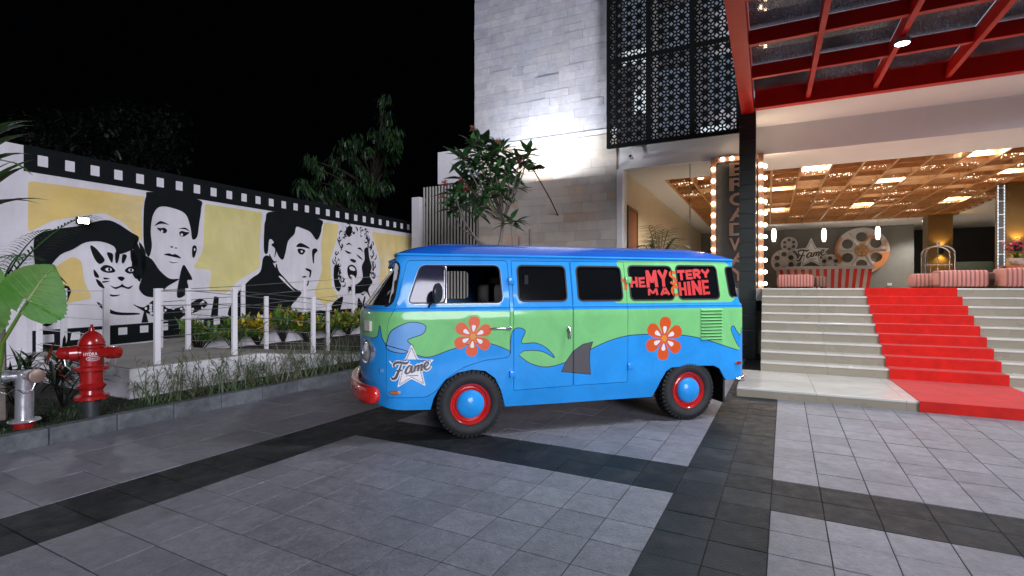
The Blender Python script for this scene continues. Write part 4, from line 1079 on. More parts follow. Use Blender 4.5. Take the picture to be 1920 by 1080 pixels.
# --- bumpers
def sweep(name, us, z, off, ry, rz, m, taper=0.06):
    rows = []; n = 16
    for i, u in enumerate(us):
        e = min(i, len(us)-1-i)/max(1, (len(us)-1)*taper); k = math.sqrt(max(0, 1-(1-min(1, e))**2)) if e < 1 else 1
        row = []
        for j in range(n):
            q = 2*math.pi*j/n; cx, sz = math.cos(q), math.sin(q)
            dx = math.copysign(abs(cx)**0.7, cx)*ry*max(k, .03); dz = math.copysign(abs(sz)**0.7, sz)*rz*max(k, .03)
            p, nv = plan(u); qq = p+nv*(off+dx); row.append((qq.x, qq.y, z+dz))
        rows.append(row)
    mb = MB(); mb.add([p for r_ in rows for p in r_], [(a*n+j, a*n+(j+1) % n, (a+1)*n+(j+1) % n, (a+1)*n+j) for a in range(len(rows)-1) for j in range(n)]+[tuple(range(n)), tuple((len(rows)-1)*n+j for j in range(n))])
    return part(name, mb, m, van, True)
ua = -0.83
redp = mat('red_bumper_paint', (0.66, 0.022, 0.016), 0.2, var=0.05, coat=0.7)
sweep('front_bumper', [ua+(2*UN-2*ua)*i/70 for i in range(71)], 0.455, 0.05, 0.055, 0.085, redp, 0.05)
sweep('rear_bumper', [3.03+(2*UT-2*3.03)*i/40 for i in range(41)], 0.425, 0.012, 0.03, 0.032, M['chrome'], 0.04)
part('mud_flap', MB().box(2.90, 2.925, 0.03, 0.24, 0.16, 0.56), rubber, van)
# --- wheels
tyre_m = mat('tyre_rubber', (0.022, 0.024, 0.024), 0.7, var=0.25, scale=18, bump=0.3)
rimr = mat('red_rim_paint', (0.62, 0.02, 0.015), 0.22, var=0.06, coat=0.6)
def wheel(cx, side):
    s = 1 if side == 0 else -1
    y0 = 0.0 if side == 0 else 2*HW
    Y = lambda d: y0+s*d
    c = (cx, 0, 0.325); lat = lambda prof: [(r_, Y(h)) for r_, h in prof]
    rim = part('wheel', MB().lathe(lat([(0.0, 0.09), (0.125, 0.09), (0.13, 0.035), (0.145, 0.028), (0.152, 0.045), (0.165, 0.05), (0.172, 0.03), (0.19, 0.018), (0.198, 0.012), (0.203, 0.02), (0.20, 0.05)]), c, 40, 'y'), rimr, van, True)
    mb = MB().lathe(lat([(0.196, 0.06), (0.198, 0.022), (0.206, 0.012), (0.23, 0.0), (0.265, -0.006), (0.292, 0.004), (0.308, 0.022), (0.315, 0.04), (0.315, 0.17), (0.305, 0.195), (0.26, 0.215), (0.2, 0.205)]), c, 48, 'y')
    part('tyre', mb, tyre_m, rim, True)
    tb = MB()
    for k in range(44):
        a = 2*math.pi*k/44
        for row, (h0, h1, ph) in enumerate(((0.012, 0.055, 0), (0.065, 0.105, .5), (0.112, 0.150, 0), (0.156, 0.198, .5))):
            q0, q1 = a+ph*0.143, a+ph*0.143+0.092
            r0, r1 = (0.300 if row in (0, 3) else 0.31), 0.327
            pts = []
            for rr in (r0, r1):
                for q in (q0, q1):
                    for h in (h0, h1):
                        hh = h if not (row == 0 and rr == r1 and h == h0) else h+0.012
                        pts.append((cx+rr*math.cos(q), Y(hh), 0.325+rr*math.sin(q)))
            tb.add(pts, [(4,5,7,6), (0,4,6,2), (1,3,7,5), (0,1,5,4), (2,6,7,3)])
        for ph in (0, .5):
            q0, q1 = a+ph*0.143, a+ph*0.143+0.03
            tb.add([(cx+r_*math.cos(q), Y(h), 0.325+r_*math.sin(q)) for r_, h in ((0.275, -0.0025), (0.306, 0.014)) for q in (q0, q1)]+[(cx+r_*math.cos(q), Y(h), 0.325+r_*math.sin(q)) for r_, h in ((0.272, -0.009), (0.312, 0.006)) for q in (q0, q1)],
                   [(4,5,7,6), (0,4,6,2), (1,3,7,5), (0,1,5,4), (2,6,7,3)])
    part('tread', tb, tyre_m, rim, kind='stuff')
    part('hubcap', MB().lathe(lat([(0.139, 0.05), (0.138, 0.022), (0.130, 0.004), (0.108, -0.012), (0.07, -0.026), (0.035, -0.034), (0.0, -0.036)]), c, 36, 'y'), paint['blue'], rim, True)
    return rim
for cx in (0.0, 2.44):
    for sd in (0, 1): wheel(cx, sd)
# --- lamps, handles, hinges, mirror, vents
def front_lamp(name, u, z, prof, m, n=28):
    p = Vector(S(u, z)); nv = Vector((plan(u)[1].x, plan(u)[1].y, 0)); t = Vector((0, 0, 1)); b = nv.cross(t)
    mb = MB(); vs_ = []
    for r_, h in prof:
        for k in range(n):
            q = 2*math.pi*k/n; vs_.append(tuple(p+nv*h+(t*math.sin(q)+b*math.cos(q))*r_))
    mb.add(vs_, [(i*n+k, i*n+(k+1) % n, (i+1)*n+(k+1) % n, (i+1)*n+k) for i in range(len(prof)-1) for k in range(n)])
    return part(name, mb, m, van, True)
lens_m = mat('headlamp_glass', (0.75, 0.78, 0.8), 0.08, 0.6, var=0.05)
for f_ in (0, 1):
    u = -1.05 if f_ == 0 else 2*UN+1.05
    h_ = front_lamp('headlight', u, 0.845, [(0.118, -0.03), (0.118, 0.028), (0.108, 0.036), (0.096, 0.03), (0.094, 0.022)], M['chrome'])
    h2 = front_lamp('headlight_lens', u, 0.845, [(0.095, 0.02), (0.07, 0.034), (0.035, 0.041), (0.0, 0.043)], lens_m); h2.parent = h_
    u = -1.045 if f_ == 0 else 2*UN+1.045
    mb = MB(); stroke(mb, [(u-0.055, 1.09), (u+0.055, 1.09)], 0.095, lambda x, z, d: S(x, z, d), -0.005, 0.03)
    part('front_indicator', mb, mat('clear_indicator', (0.72, 0.66, 0.6), 0.15), van)
def marker(name, u, z, rx, rz, m, cm):
    fnm = lambda x, y, d: S(u+x, z+y, d)
    mb = MB(); ring = ellipse(0, 0, rx, rz, 24); mb.poly(ring, [ellipse(0, 0, rx*0.72, rz*0.66, 24)], lambda x, y, d: fnm(x, y, 0.016+d), -0.02)
    a = part(name, mb, cm, van)
    mb = MB(); mb.poly(ellipse(0, 0, rx*0.74, rz*0.7, 20), (), lambda x, y, d: fnm(x, y, 0.018+d), -0.02); b = part('marker_lens', mb, m, van); b.parent = a
marker('side_marker', -0.715, 0.482, 0.052, 0.020, mat('amber_lens', (0.75, 0.16, 0.015), 0.12, coat=0.5), M['chrome'])
marker('rear_marker', 3.075, 0.605, 0.045, 0.022, mat('red_lens', (0.40, 0.015, 0.012), 0.12, coat=0.5), M['chrome'])
hd = MB(); hd.tube([(0.20, -0.004, 1.058), (0.205, -0.034, 1.058), (0.22, -0.04, 1.058), (0.36, -0.042, 1.056), (0.385, -0.036, 1.056), (0.388, -0.004, 1.056)], [0.009, 0.010, 0.011, 0.012, 0.017, 0.018], 10)
part('door_handle', hd, M['chrome'], van, True)
hd = MB(); hd.lathe([(0.0, -0.03), (0.018, -0.028), (0.022, -0.005), (0.022, 0.0)], (1.012, 0, 1.045), 16, 'y'); hd.tube([(1.012, -0.03, 1.05), (1.014, -0.038, 1.02), (1.016, -0.036, 0.96), (1.017, -0.03, 0.935)], [0.014, 0.014, 0.011, 0.008], 10)
part('door_handle', hd, M['chrome'], van, True)
for x, z, k in ((0.418, 1.52, 'blue'), (0.418, 0.60, 'blue'), (1.715, 1.535, 'green'), (1.715, 0.625, 'blue')):
    y = S(x, z)[1]; part('hinge', MB().cbox(x-0.034, x+0.034, y-0.022, y+0.004, z-0.035, z+0.035, 0.006), paint[k], van, True)
for k in range(10):
    z = 1.205-k*0.0355
    mb = MB(); mb.add([(2.585, -0.0005, z+0.014), (2.865, -0.0005, z+0.014), (2.865, -0.017, z-0.004), (2.585, -0.017, z-0.004), (2.585, -0.0005, z-0.006), (2.865, -0.0005, z-0.006)], [(0, 1, 2, 3), (3, 2, 5, 4), (0, 3, 4), (1, 5, 2)])
    part('vent_slat', mb, paint['green'], van)
    part('vent_slot', MB().box(2.588, 2.862, -0.0025, 0.001, z-0.015, z-0.0065), M['dark'], van)
mc = Vector((-0.345, -0.15, 1.405))
dirm = Vector((0.80, -0.60, 0.0)).normalized(); bm_ = dirm.cross(Vector((0, 0, 1))); vs_ = []; prof = [(0.0, 0.022), (0.085, 0.02), (0.092, 0.01), (0.085, -0.012), (0.05, -0.03), (0.0, -0.034)]; n = 24
for r_, h in prof:
    for k in range(n): q = 2*math.pi*k/n; vs_.append(tuple(mc+dirm*h+(Vector((0, 0, 1))*math.sin(q)*1.0+bm_*math.cos(q)*0.8)*r_))
mb = MB(); mb.add(vs_, [(i*n+k, i*n+(k+1) % n, (i+1)*n+(k+1) % n, (i+1)*n+k) for i in range(len(prof)-1) for k in range(n)])
mirr = part('door_mirror', mb, mat('mirror_shell', (0.06, 0.065, 0.075), 0.3, 0.5), van, True)
part('mirror_arm', MB().tube([(-0.40, 0.0, 1.27), (-0.41, -0.06, 1.29), (-0.37, -0.13, 1.33), (-0.35, -0.15, 1.38)], 0.009, 8), rubber, mirr, True)
wp = MB()
for y in (0.45, 1.05):
    a = Vector((-1.0, y, 1.25)); wp.tube([a+Vector((0.02, 0, 0)), a+Vector((0.0, 0.02, 0.03)), a+Vector((0.02, 0.30, 0.10))], 0.007, 6)
part('wiper', wp, rubber, van)
wf = lambda x, z, d: S(x, z, -0.004+d)
for (pts, m_) in (([(-0.80, 1.50), (-0.765, 1.50), (-0.765, 1.57), (-0.80, 1.57)], M['mwhite']), ([(-0.785, 1.60), (-0.765, 1.60), (-0.765, 1.635), (-0.785, 1.635)], paint['pale']), ([(-0.87, 1.38), (-0.84, 1.40), (-0.85, 1.43), (-0.88, 1.41)], paint['white'])):
    mb = MB(); mb.poly([(p[0]-0.03, p[1]) for p in pts], (), wf); part('windscreen_sticker', mb, m_, van)
# --- star logo
def star_pts(cx, cz, ro, ri, rot=90): return [(cx+(ro if k % 2 == 0 else ri)*math.cos(R(rot+36*k)), cz+(ro if k % 2 == 0 else ri)*math.sin(R(rot+36*k))) for k in range(10)]
# the brush letters as centre lines in a box about 2.2 wide
FAME = [([(-0.98, 0.10), (-1.00, 0.26), (-0.82, 0.36), (-0.55, 0.34), (-0.34, 0.30), (-0.20, 0.36), (-0.16, 0.44)], [.07, .11, .13, .14, .15, .10, .04]),
        ([(-0.58, 0.26), (-0.66, 0.02), (-0.78, -0.26), (-0.90, -0.52), (-1.06, -0.58), (-1.14, -0.48)], [.08, .11, .14, .16, .13, .07]),
        ([(-0.86, -0.10), (-0.70, -0.12), (-0.50, -0.08)], [.08, .10, .07]),
        ([(0.02, 0.12), (-0.14, 0.14), (-0.30, -0.06), (-0.34, -0.24), (-0.24, -0.30), (-0.10, -0.18), (0.02, 0.06)], [.06, .10, .13, .13, .10, .08, .06]),
        ([(0.04, 0.14), (-0.02, -0.10), (0.02, -0.24), (0.14, -0.18)], [.11, .12, .10, .06]),
        ([(0.20, 0.16), (0.20, -0.02), (0.14, -0.22)], [.09, .11, .12]),
        ([(0.16, -0.10), (0.30, 0.12), (0.40, 0.14), (0.40, -0.02), (0.34, -0.18)], [.05, .08, .11, .12, .12]),
        ([(0.36, -0.06), (0.50, 0.16), (0.60, 0.18), (0.58, 0.0), (0.56, -0.14), (0.66, -0.12)], [.05, .08, .11, .12, .10, .06]),
        ([(0.74, 0.02), (0.90, 0.12), (0.98, 0.26), (0.88, 0.34), (0.76, 0.20), (0.74, 0.0), (0.86, -0.12), (1.02, -0.04), (1.12, 0.10)], [.06, .08, .09, .10, .12, .13, .11, .08, .04])]
def star_logo(parent, cx, cz, sc, fn, names=('star_sticker', 'sticker_lettering', 'sticker_border')):
    mb = MB(); mb.poly(rpoly(star_pts(cx, cz, sc*1.08, sc*0.50), sc*0.07, 4), (), lambda x, z, d: fn(x, z, 0.002))
    k_ = sc*0.78
    for pts, ws in FAME:
        p = catmull([(cx+k_*x, cz-sc*0.02+k_*y) for x, y in pts], 6, False); w = [w_[0] for w_ in catmull([(w_,) for w_ in ws], 6, False)]
        stroke(mb, p, [k_*(w_+0.13) for w_ in w], lambda x, z, d: fn(x, z, 0.0026), 0)
    o1 = part(names[0], mb, paint['white'], parent)
    mb = MB()
    for i, (pts, ws) in enumerate(FAME):
        p = catmull([(cx+k_*x, cz-sc*0.02+k_*y) for x, y in pts], 6, False); w = [w_[0] for w_ in catmull([(w_,) for w_ in ws], 6, False)]
        stroke(mb, p, [k_*w_ for w_ in w], lambda x, z, d: fn(x, z, 0.0042+0.0003*i), 0)
    part(names[1], mb, paint['fin'], parent)
    mb = MB(); inn = star_pts(cx, cz, sc*0.92, sc*0.425)
    for a, b in zip(inn, inn[1:]+inn[:1]):
        for i in range(9):
            t = (i+0.25)/9; t2 = t+0.06
            p = Vector(a).lerp(Vector(b), t); q = Vector(a).lerp(Vector(b), t2)
            if -0.12 < (p.y-cz)/sc < 0.30 and abs(p.x-cx)/sc < 0.86 and (p.y-cz)/sc < 0.22: continue
            stroke(mb, [tuple(p), tuple(q)], sc*0.05, lambda x, z, d: fn(x, z, 0.0032), 0)
    stroke(mb, [(cx-sc*0.24, cz-sc*0.36), (cx+sc*0.30, cz-sc*0.36)], sc*0.035, lambda x, z, d: fn(x, z, 0.0032), 0)
    part(names[2], mb, paint['fin'], parent)
star_logo(van, -0.565, 0.705, 0.205, lambda x, z, d: S(x, z, 0.001+d))
# --- lettering across the rear side windows
redl = mat('red_window_lettering', (0.68, 0.03, 0.03), 0.4, var=0.04)
LET = dict(T=[[(0,.88),(1,.9)],[(.5,.95),(.48,0)]], H=[[(.14,1),(.14,0)],[(.86,1),(.86,0)],[(.14,.48),(.86,.5)]], E=[[(.16,1),(.16,0)],[(.1,.88),(1,.9)],[(.1,.5),(.9,.5)],[(.1,.12),(1,.12)]],
 M=[[(.13,0),(.17,1)],[(.17,.95),(.5,.28)],[(.5,.28),(.83,.95)],[(.83,1),(.87,0)]], Y=[[(.06,1),(.5,.46)],[(.94,1),(.5,.46)],[(.5,.56),(.48,0)]],
 S=[catmull([(.92,.78),(.62,.92),(.22,.86),(.14,.66),(.5,.52),(.84,.36),(.76,.12),(.4,.08),(.06,.2)], 4, False)], R=[[(.15,1),(.15,0)],catmull([(.15,.9),(.6,.92),(.86,.74),(.62,.5),(.2,.46)], 4, False),[(.42,.46),(.9,0)]],
 A=[[(.10,0),(.46,1)],[(.54,1),(.90,0)],[(.26,.30),(.74,.30)]], C=[catmull([(.94,.80),(.6,.92),(.2,.72),(.14,.4),(.34,.12),(.66,.08),(.94,.2)], 4, False)],
 I=[[(.5,1),(.5,0)]], N=[[(.14,0),(.14,1)],[(.14,.92),(.86,.08)],[(.86,0),(.86,1)]])
def lname(ch, x0, x1, z0, z1, sl=0.0, pillar=False):
    mb = MB(); off = 0.0035 if pillar else -0.0075; w = min(0.040, (x1-x0)*0.33 if ch != 'I' else 0.040, (z1-z0)*0.36)
    for k, pl_ in enumerate(LET[ch]):
        stroke(mb, [(x0+(x1-x0)*x, z0+(z1-z0)*z) for x, z in pl_], w, lambda x, z, d: S(x, z+0.03*(x-x0), off+d), 0.0004*k)
    part('letter', mb, paint['orange'] if pillar else redl, van)
lname('T', 1.640, 1.738, 1.435, 1.545, pillar=True)
for a in (('H', 1.752, 1.838, 1.455, 1.568), ('E', 1.852, 1.930, 1.455, 1.566), ('M', 1.945, 2.085, 1.455, 1.642), ('Y', 2.100, 2.215, 1.462, 1.645)): lname(*a)
lname('S', 2.232, 2.318, 1.485, 1.64, pillar=True)
for a in (('T', 2.345, 2.44, 1.535, 1.645), ('E', 2.450, 2.535, 1.545, 1.65), ('R', 2.545, 2.645, 1.555, 1.655), ('Y', 2.655, 2.765, 1.565, 1.655)): lname(*a)
for a in (('M', 1.945, 2.080, 1.370, 1.442), ('A', 2.100, 2.225, 1.372, 1.450)): lname(*a)
lname('C', 2.234, 2.328, 1.365, 1.475, pillar=True)
for a in (('H', 2.345, 2.435, 1.365, 1.515), ('I', 2.450, 2.492, 1.368, 1.522), ('N', 2.510, 2.630, 1.370, 1.532), ('E', 2.645, 2.735, 1.372, 1.542)): lname(*a)
# ================================================================= BROADWAY sign in its frame of bulbs
sg = thing('broadway_sign', 'tall dark sign with upright BROADWAY letters in a copper frame of lit bulbs', 'sign', BF, (-0.67, 5.1, LZ))
SX0, SX1, SZ1, SY = -1.22, -0.13, 4.43, 5.06
part('sign_panel', MB().box(SX0+0.10, SX1-0.10, SY+0.03, SY+0.16, LZ, SZ1-0.11), M['panel'], sg)
for nm, b in (('frame_side', (SX0, SX0+0.115, SY, SY+0.30, LZ, SZ1)), ('frame_side', (SX1-0.115, SX1, SY, SY+0.30, LZ, SZ1)), ('frame_top', (SX0+0.117, SX1-0.117, SY, SY+0.30, SZ1-0.115, SZ1))):
    part(nm, MB().cbox(*b, 0.008), M['copper'], sg)
part('sign_foot', MB().box(SX0+0.02, SX1-0.02, SY+0.02, SY+0.28, LZ-0.5, LZ-0.003), M['panel'], sg)
bulb = MB().lathe([(0.0, -0.056), (0.028, -0.05), (0.042, -0.03), (0.042, -0.012), (0.026, 0.006), (0.018, 0.02)], (0, 0, 0), 10, 'y').mesh('bulb', M['bulb'], True)
for k in range(11):
    z = LZ+0.10+k*0.262
    for x in (SX0+0.057, SX1-0.057): piece('bulb', bulb, sg, (x, SY-0.012, z))
    piece('bulb', bulb, sg, (SX1+0.012, SY+0.16, z), (0, 0, R(90)))
for k in range(1, 5): piece('bulb', bulb, sg, (SX0+0.057+k*(SX1-SX0-0.114)/5, SY-0.012, SZ1-0.057))
dotm = emit('small_sign_bulb', (1.0, 0.62, 0.42), 0.3)
for i, ch_ in enumerate('BROADWAY'):
    z1 = 4.27-i*0.338; z0 = z1-0.29; x0, x1 = -0.83, -0.42
    mb = MB(); fnl = lambda x, z, d: (x, SY+0.012-d, z)
    vs_, fs_ = glyphs(ch_, 0.02)
    front = [(x0+(x1-x0)*x, SY-0.006, z0+(z1-z0)*z) for x, z in vs_]
    mb.add(front, fs_); mb.add([(x, y+0.035, z) for x, y, z in front], fs_)
    ed = {}
    for f in fs_:
        for a, b in zip(f, f[1:]+f[:1]): ed[(min(a, b), max(a, b))] = ed.get((min(a, b), max(a, b)), 0)+1
    for (a, b), n_ in ed.items():
        if n_ == 1: mb.add([front[a], front[b], (front[b][0], SY+0.029, front[b][2]), (front[a][0], SY+0.029, front[a][2])], [(0, 1, 2, 3)])
    lt = part('letter', mb, M['copper'], sg)
    db = MB()
    for a in range(11):
        for b in range(10):
            x, z = (a+.5)/11, (b+.5)/10
            if any(inside((x, z), [vs_[q] for q in f]) for f in fs_):
                X, Z = x0+(x1-x0)*x, z0+(z1-z0)*z
                db.add([(X-.008, SY-0.011, Z), (X, SY-0.011, Z-.008), (X+.008, SY-0.011, Z), (X, SY-0.011, Z+.008), (X, SY-0.018, Z)], [(0, 1, 4), (1, 2, 4), (2, 3, 4), (3, 0, 4)])
    part('letter_bulbs', db, dotm, lt, kind='stuff')

# security camera, tower floodlight
cctv = thing('security_camera', 'small white security camera under the lower edge of the black lattice screen', 'camera', BF, (-3.05, 5.15, 4.7))
part('bracket', MB().bar((-3.05, 5.2, 4.96), (-3.05, 5.12, 4.90), 0.03).bar((-3.05, 5.12, 4.92), (-3.05, 5.10, 4.70), 0.025), M['white'], cctv)
part('camera_body', MB().cbox(-3.09, -2.99, 4.92, 5.12, 4.62, 4.70, 0.012), M['white'], cctv, True)
part('camera_lens', MB().lathe([(0.0, -0.004), (0.03, -0.004), (0.032, 0.0)], (-3.04, 4.918, 4.66), 14, 'y'), M['dark'], cctv)
fl = thing('tower_floodlight', 'floodlight on a bent thin arm lighting the pale tower wall', 'floodlight', BF, (-5.25, 4.25, 4.45))
F0 = Vector((-5.25, 4.20, 4.47))
part('housing', MB().cbox(F0.x-0.22, F0.x+0.22, F0.y-0.14, F0.y+0.13, F0.z-0.03, F0.z+0.015, 0.01), M['screen'], fl)
part('lens', MB().box(F0.x-0.19, F0.x+0.19, F0.y-0.11, F0.y+0.11, F0.z+0.0155, F0.z+0.018), M['lamp'], fl)
mb = MB()
for k in range(6): mb.box(F0.x-0.2+k*0.075, F0.x-0.19+k*0.075, F0.y-0.12, F0.y+0.12, F0.z-0.055, F0.z-0.031)
part('cooling_fins', mb, M['screen'], fl)
part('arm', MB().tube([(F0.x-0.05, F0.y, F0.z-0.06), (F0.x+0.02, F0.y+0.1, F0.z-0.22), (F0.x+0.18, F0.y+0.6, F0.z-0.75), (F0.x+0.22, FP-0.01, F0.z-1.12)], 0.014, 7), M['screen'], fl, True)
part('yoke', MB().tube([(F0.x-0.2, F0.y-0.02, F0.z-0.01), (F0.x-0.19, F0.y, F0.z-0.10), (F0.x+0.19, F0.y, F0.z-0.10), (F0.x+0.2, F0.y-0.02, F0.z-0.01)], 0.010, 6), M['screen'], fl)
al = bpy.data.lights.new('tower_flood', 'AREA'); al.shape = 'RECTANGLE'; al.size = 0.36; al.size_y = 0.2; al.energy = 185; al.color = (0.86, 0.90, 1.0)
ao = bpy.data.objects.new('tower_flood', al); link(ao); ao.location = BF.w((F0.x, F0.y, F0.z+0.025)); ao.rotation_euler = (BF.w((F0.x, FP-0.1, F0.z+2.7))-BF.w((F0.x, F0.y, F0.z))).to_track_quat('-Z', 'Y').to_euler()

# ================================================================= lobby furniture
def at_p(px, py, p):
    """building coordinates of the point seen at (px, py) at depth p inside the building"""
    a = (px-960)/960; c, s = math.cos(-BF.a), math.sin(-BF.a)
    # world x = ox + c*x' + s*p ; y = oy - s*x' + c*p
    x = (a*(BF.o.y+c*p)-BF.o.x-s*p)/(c+a*s)
    d = BF.o.y-s*x+c*p
    return x, H+(540-py)/960*d, d
redst = mat('red_desk_stripe', (0.62, 0.035, 0.025), 0.35); gryst = mat('grey_desk_stripe', (0.50, 0.46, 0.45), 0.35)
xa, za, _ = at_p(1455, 506, 20.3); xb, zb, _ = at_p(1638, 506, 20.3)
desk = thing('reception_desk', 'red and grey striped curved reception desk under the film reels', 'desk', BF, ((xa+xb)/2, 20.6, LZ))
NST = 26; cxd = (xa+xb)/2; wd = xb-xa; dz = za
for k in range(NST):
    t0, t1 = k/NST, (k+1)/NST-0.001
    def pp(t, z):
        sc = 1.0-0.07*(1-(z-LZ)/(dz-LZ))
        u = (t-0.5)*sc
        return (cxd+u*wd, 20.3+1.1*(2*u)**2*0.5-0.25*sc, z)
    mb = MB(); q = [pp(t0, LZ), pp(t1, LZ), pp(t1, dz), pp(t0, dz)]
    mb.add(q+[(x, y+0.06, z) for x, y, z in q], [(0, 1, 2, 3), (7, 6, 5, 4), (0, 4, 5, 1), (1, 5, 6, 2), (2, 6, 7, 3), (3, 7, 4, 0)])
    part('stripe_panel', mb, redst if k % 2 else gryst, desk)
mb = MB(); tp = []
for k in range(21): u = k/20-0.5; tp.append((cxd+u*wd*1.04, 20.3+0.55*(2*u)**2-0.32))
mb.poly(tp+[(cxd+wd*0.52, 21.4), (cxd-wd*0.52, 21.4)], (), lambda x, y, d: (x, y, dz+0.002+d), 0.14)
part('counter_top', mb, mat('grey_counter', (0.45, 0.45, 0.46), 0.3), desk)
def reel(px, py, rpx, m, label, p=22.42, hub=None):
    x, z, d = at_p(px, py, p); r = rpx/960*d
    t = thing('film_reel', label, 'film reel', BF, (x, p, z), 'film reels on the lobby wall')
    holes = [ellipse(x+r*0.60*math.cos(R(60*k+30)), z+r*0.60*math.sin(R(60*k+30)), r*0.21, r*0.21, 16) for k in range(6)]
    part('reel_face', MB().poly(ellipse(x, z, r, r, 48), holes, lambda a, b, d_: (a, p+d_, b), -0.10), m, t)
    for k in range(6):
        a = R(60*k); L_ = MB().bar((x+r*0.27*math.cos(a), p-0.115, z+r*0.27*math.sin(a)), (x+r*0.9*math.cos(a), p-0.115, z+r*0.9*math.sin(a)), 0.025, r*0.06)
        part('reel_spoke', L_, M['steel'], t)
    part('reel_hub', MB().poly(ellipse(x, z, r*0.27, r*0.27, 24), [ellipse(x+r*0.16*math.cos(R(60*k)), z+r*0.16*math.sin(R(60*k)), r*0.045, r*0.045, 8) for k in range(6)], lambda a, b, d_: (a, p-0.105+d_, b), -0.03), hub or m, t)
    return t
silver = mat('silver_reel_metal', (0.78, 0.77, 0.76), 0.5, 0.0, var=0.15, scale=2)
rust = mat('rust_and_silver_reel', (0.76, 0.74, 0.72), 0.5, 0.0, var=0.12, scale=1.4, col2=(0.60, 0.22, 0.08), mixlo=0.55, mixhi=0.60)
reel(1615, 470, 43, rust, 'large rust and silver film reel, biggest of the reels above the desk', hub=mat('ochre_hub', (0.50, 0.28, 0.10), 0.4))
reel(1479.5, 458.5, 14, silver, 'small silver film reel, topmost at the left of the star')
reel(1470, 490, 22, silver, 'medium silver film reel half behind the left end of the desk')
reel(1556, 495, 18, silver, 'small silver film reel between the star and the large reel')
x, z, d = at_p(1521, 476, 21.6)
stt = thing('star_sign', 'white star logo sign with script lettering behind the reception desk', 'sign', BF, (x, 21.6, z))
rr = 27/960*d
part('star_body', MB().poly(star_pts(x, z, rr*1.12, rr*0.52), (), lambda a, b, d_: (a, 21.6+d_, b), 0.12), M['mwhite'], stt)
star_logo(stt, x, z, rr, lambda a, b, d_: (a, 21.597-d_*4, b), ('star_face', 'star_lettering', 'star_border'))
part('star_mount', MB().box(x-0.06, x+0.06, 21.72, 22.49, z-0.06, z+0.06), M['steel'], stt)
for px, py, lab in ((1451, 441, 'lit white pendant lamp, leftmost beside the bulb frame'), (1545, 441, 'lit white pendant lamp hanging over the star sign'), (1646, 437, 'lit white pendant lamp hanging in front of the large reel')):
    x, z, d = at_p(px, py, 19.9); r = 4.2/960*d; h = 12/960*d
    t = thing('pendant_lamp', lab, 'lamp', BF, (x, 19.9, z), 'pendant lamps over the desk')
    part('lamp_shade', MB().lathe([(r*0.6, -h), (r*0.85, -h*0.5), (r, 0), (r*0.9, h*0.6), (r*0.6, h), (0, h)], (x, 19.9, z), 14), M['pendant'], t, True)
    part('cord', MB().tube([(x, 19.9, z+h), (x, 19.9, CZ)], 0.012, 6), M['steel'], t)
def sofa_mat(nm, a, b):
    m = mat(nm, a, 0.8, var=0.08, spec=0.2); nt = m.node_tree; N = nt.nodes; L = nt.links
    tc = N.new('ShaderNodeTexCoord'); wv = N.new('ShaderNodeTexWave'); wv.wave_type = 'BANDS'; wv.bands_direction = 'X'; wv.inputs['Scale'].default_value = 3.4; wv.inputs['Distortion'].default_value = 0
    L.new(tc.outputs['Object'], wv.inputs['Vector'])
    mp = N.new('ShaderNodeMath'); mp.operation = 'GREATER_THAN'; mp.inputs[1].default_value = 0.62; L.new(wv.outputs['Fac'], mp.inputs[0])
    mx = N.new('ShaderNodeMix'); mx.data_type = 'RGBA'; mx.inputs[6].default_value = (*a, 1); mx.inputs[7].default_value = (*b, 1); L.new(mp.outputs[0], mx.inputs[0])
    L.new(mx.outputs[2], N['Principled BSDF'].inputs['Base Color']); return m
pinkm = sofa_mat('pink_striped_cloth', (0.42, 0.19, 0.17), (0.20, 0.09, 0.09)); brownm = sofa_mat('brown_striped_cloth', (0.20, 0.11, 0.09), (0.08, 0.05, 0.045))
def pouf(px0, px1, py, p, m, label, dep=0.9):
    x0, z, _ = at_p(px0, py, p); x1, _, _ = at_p(px1, py, p)
    t = thing('lobby_seat', label, 'seat', BF, ((x0+x1)/2, p, LZ), 'striped seats in the lobby')
    part('cushion', MB().cbox(x0, x1, p, p+dep, LZ+0.03, z, min(0.09, (x1-x0)*0.25)), m, t, True)
    part('base', MB().box(x0+0.1, x1-0.1, p+0.1, p+dep-0.1, LZ, LZ+0.028), M['dark'], t)
pouf(1457, 1527, 515, 12.0, pinkm, 'pink striped seat before the left half of the reception desk')
pouf(1528, 1551, 518, 12.4, brownm, 'small brown striped stool beside the pink seat at the desk')
pouf(1714, 1762, 513, 10.9, pinkm, 'striped pink pouf left of the long rounded seat, by the luggage cart')
pouf(1760, 1857, 507, 10.3, pinkm, 'long rounded pink striped seat right of the carpet top')
pouf(1863, 1890, 510, 10.6, brownm, 'darker striped seat partly behind the seat at the right edge')
pouf(1884, 1960, 502, 10.0, pinkm, 'striped pink seat cut by the right edge of the view')
x0, z, d = at_p(1733, 474, 15.0); x1, zt, _ = at_p(1787, 459, 15.0)
cart = thing('luggage_cart', 'arched chrome luggage cart standing behind the striped seats', 'luggage cart', BF, ((x0+x1)/2, 15.0, LZ))
xm = (x0+x1)/2; wv_ = (x1-x0)/2
def hoop(y): return [(x0, y, LZ+0.2)]+[(xm-wv_*math.cos(R(q)), y, z-0.05+0.28*math.sin(R(q))) for q in range(0, 181, 12)]+[(x1, y, LZ+0.2)]
for y in (14.8, 15.35): part('hoop', MB().tube(hoop(y), 0.024, 8), M['chrome'], cart, True)
part('top_knob', MB().lathe([(0.0, 0.16), (0.05, 0.13), (0.06, 0.08), (0.03, 0.02), (0.04, -0.05), (0, -0.06)], (xm, 15.07, z+0.24), 14), M['chrome'], cart, True)
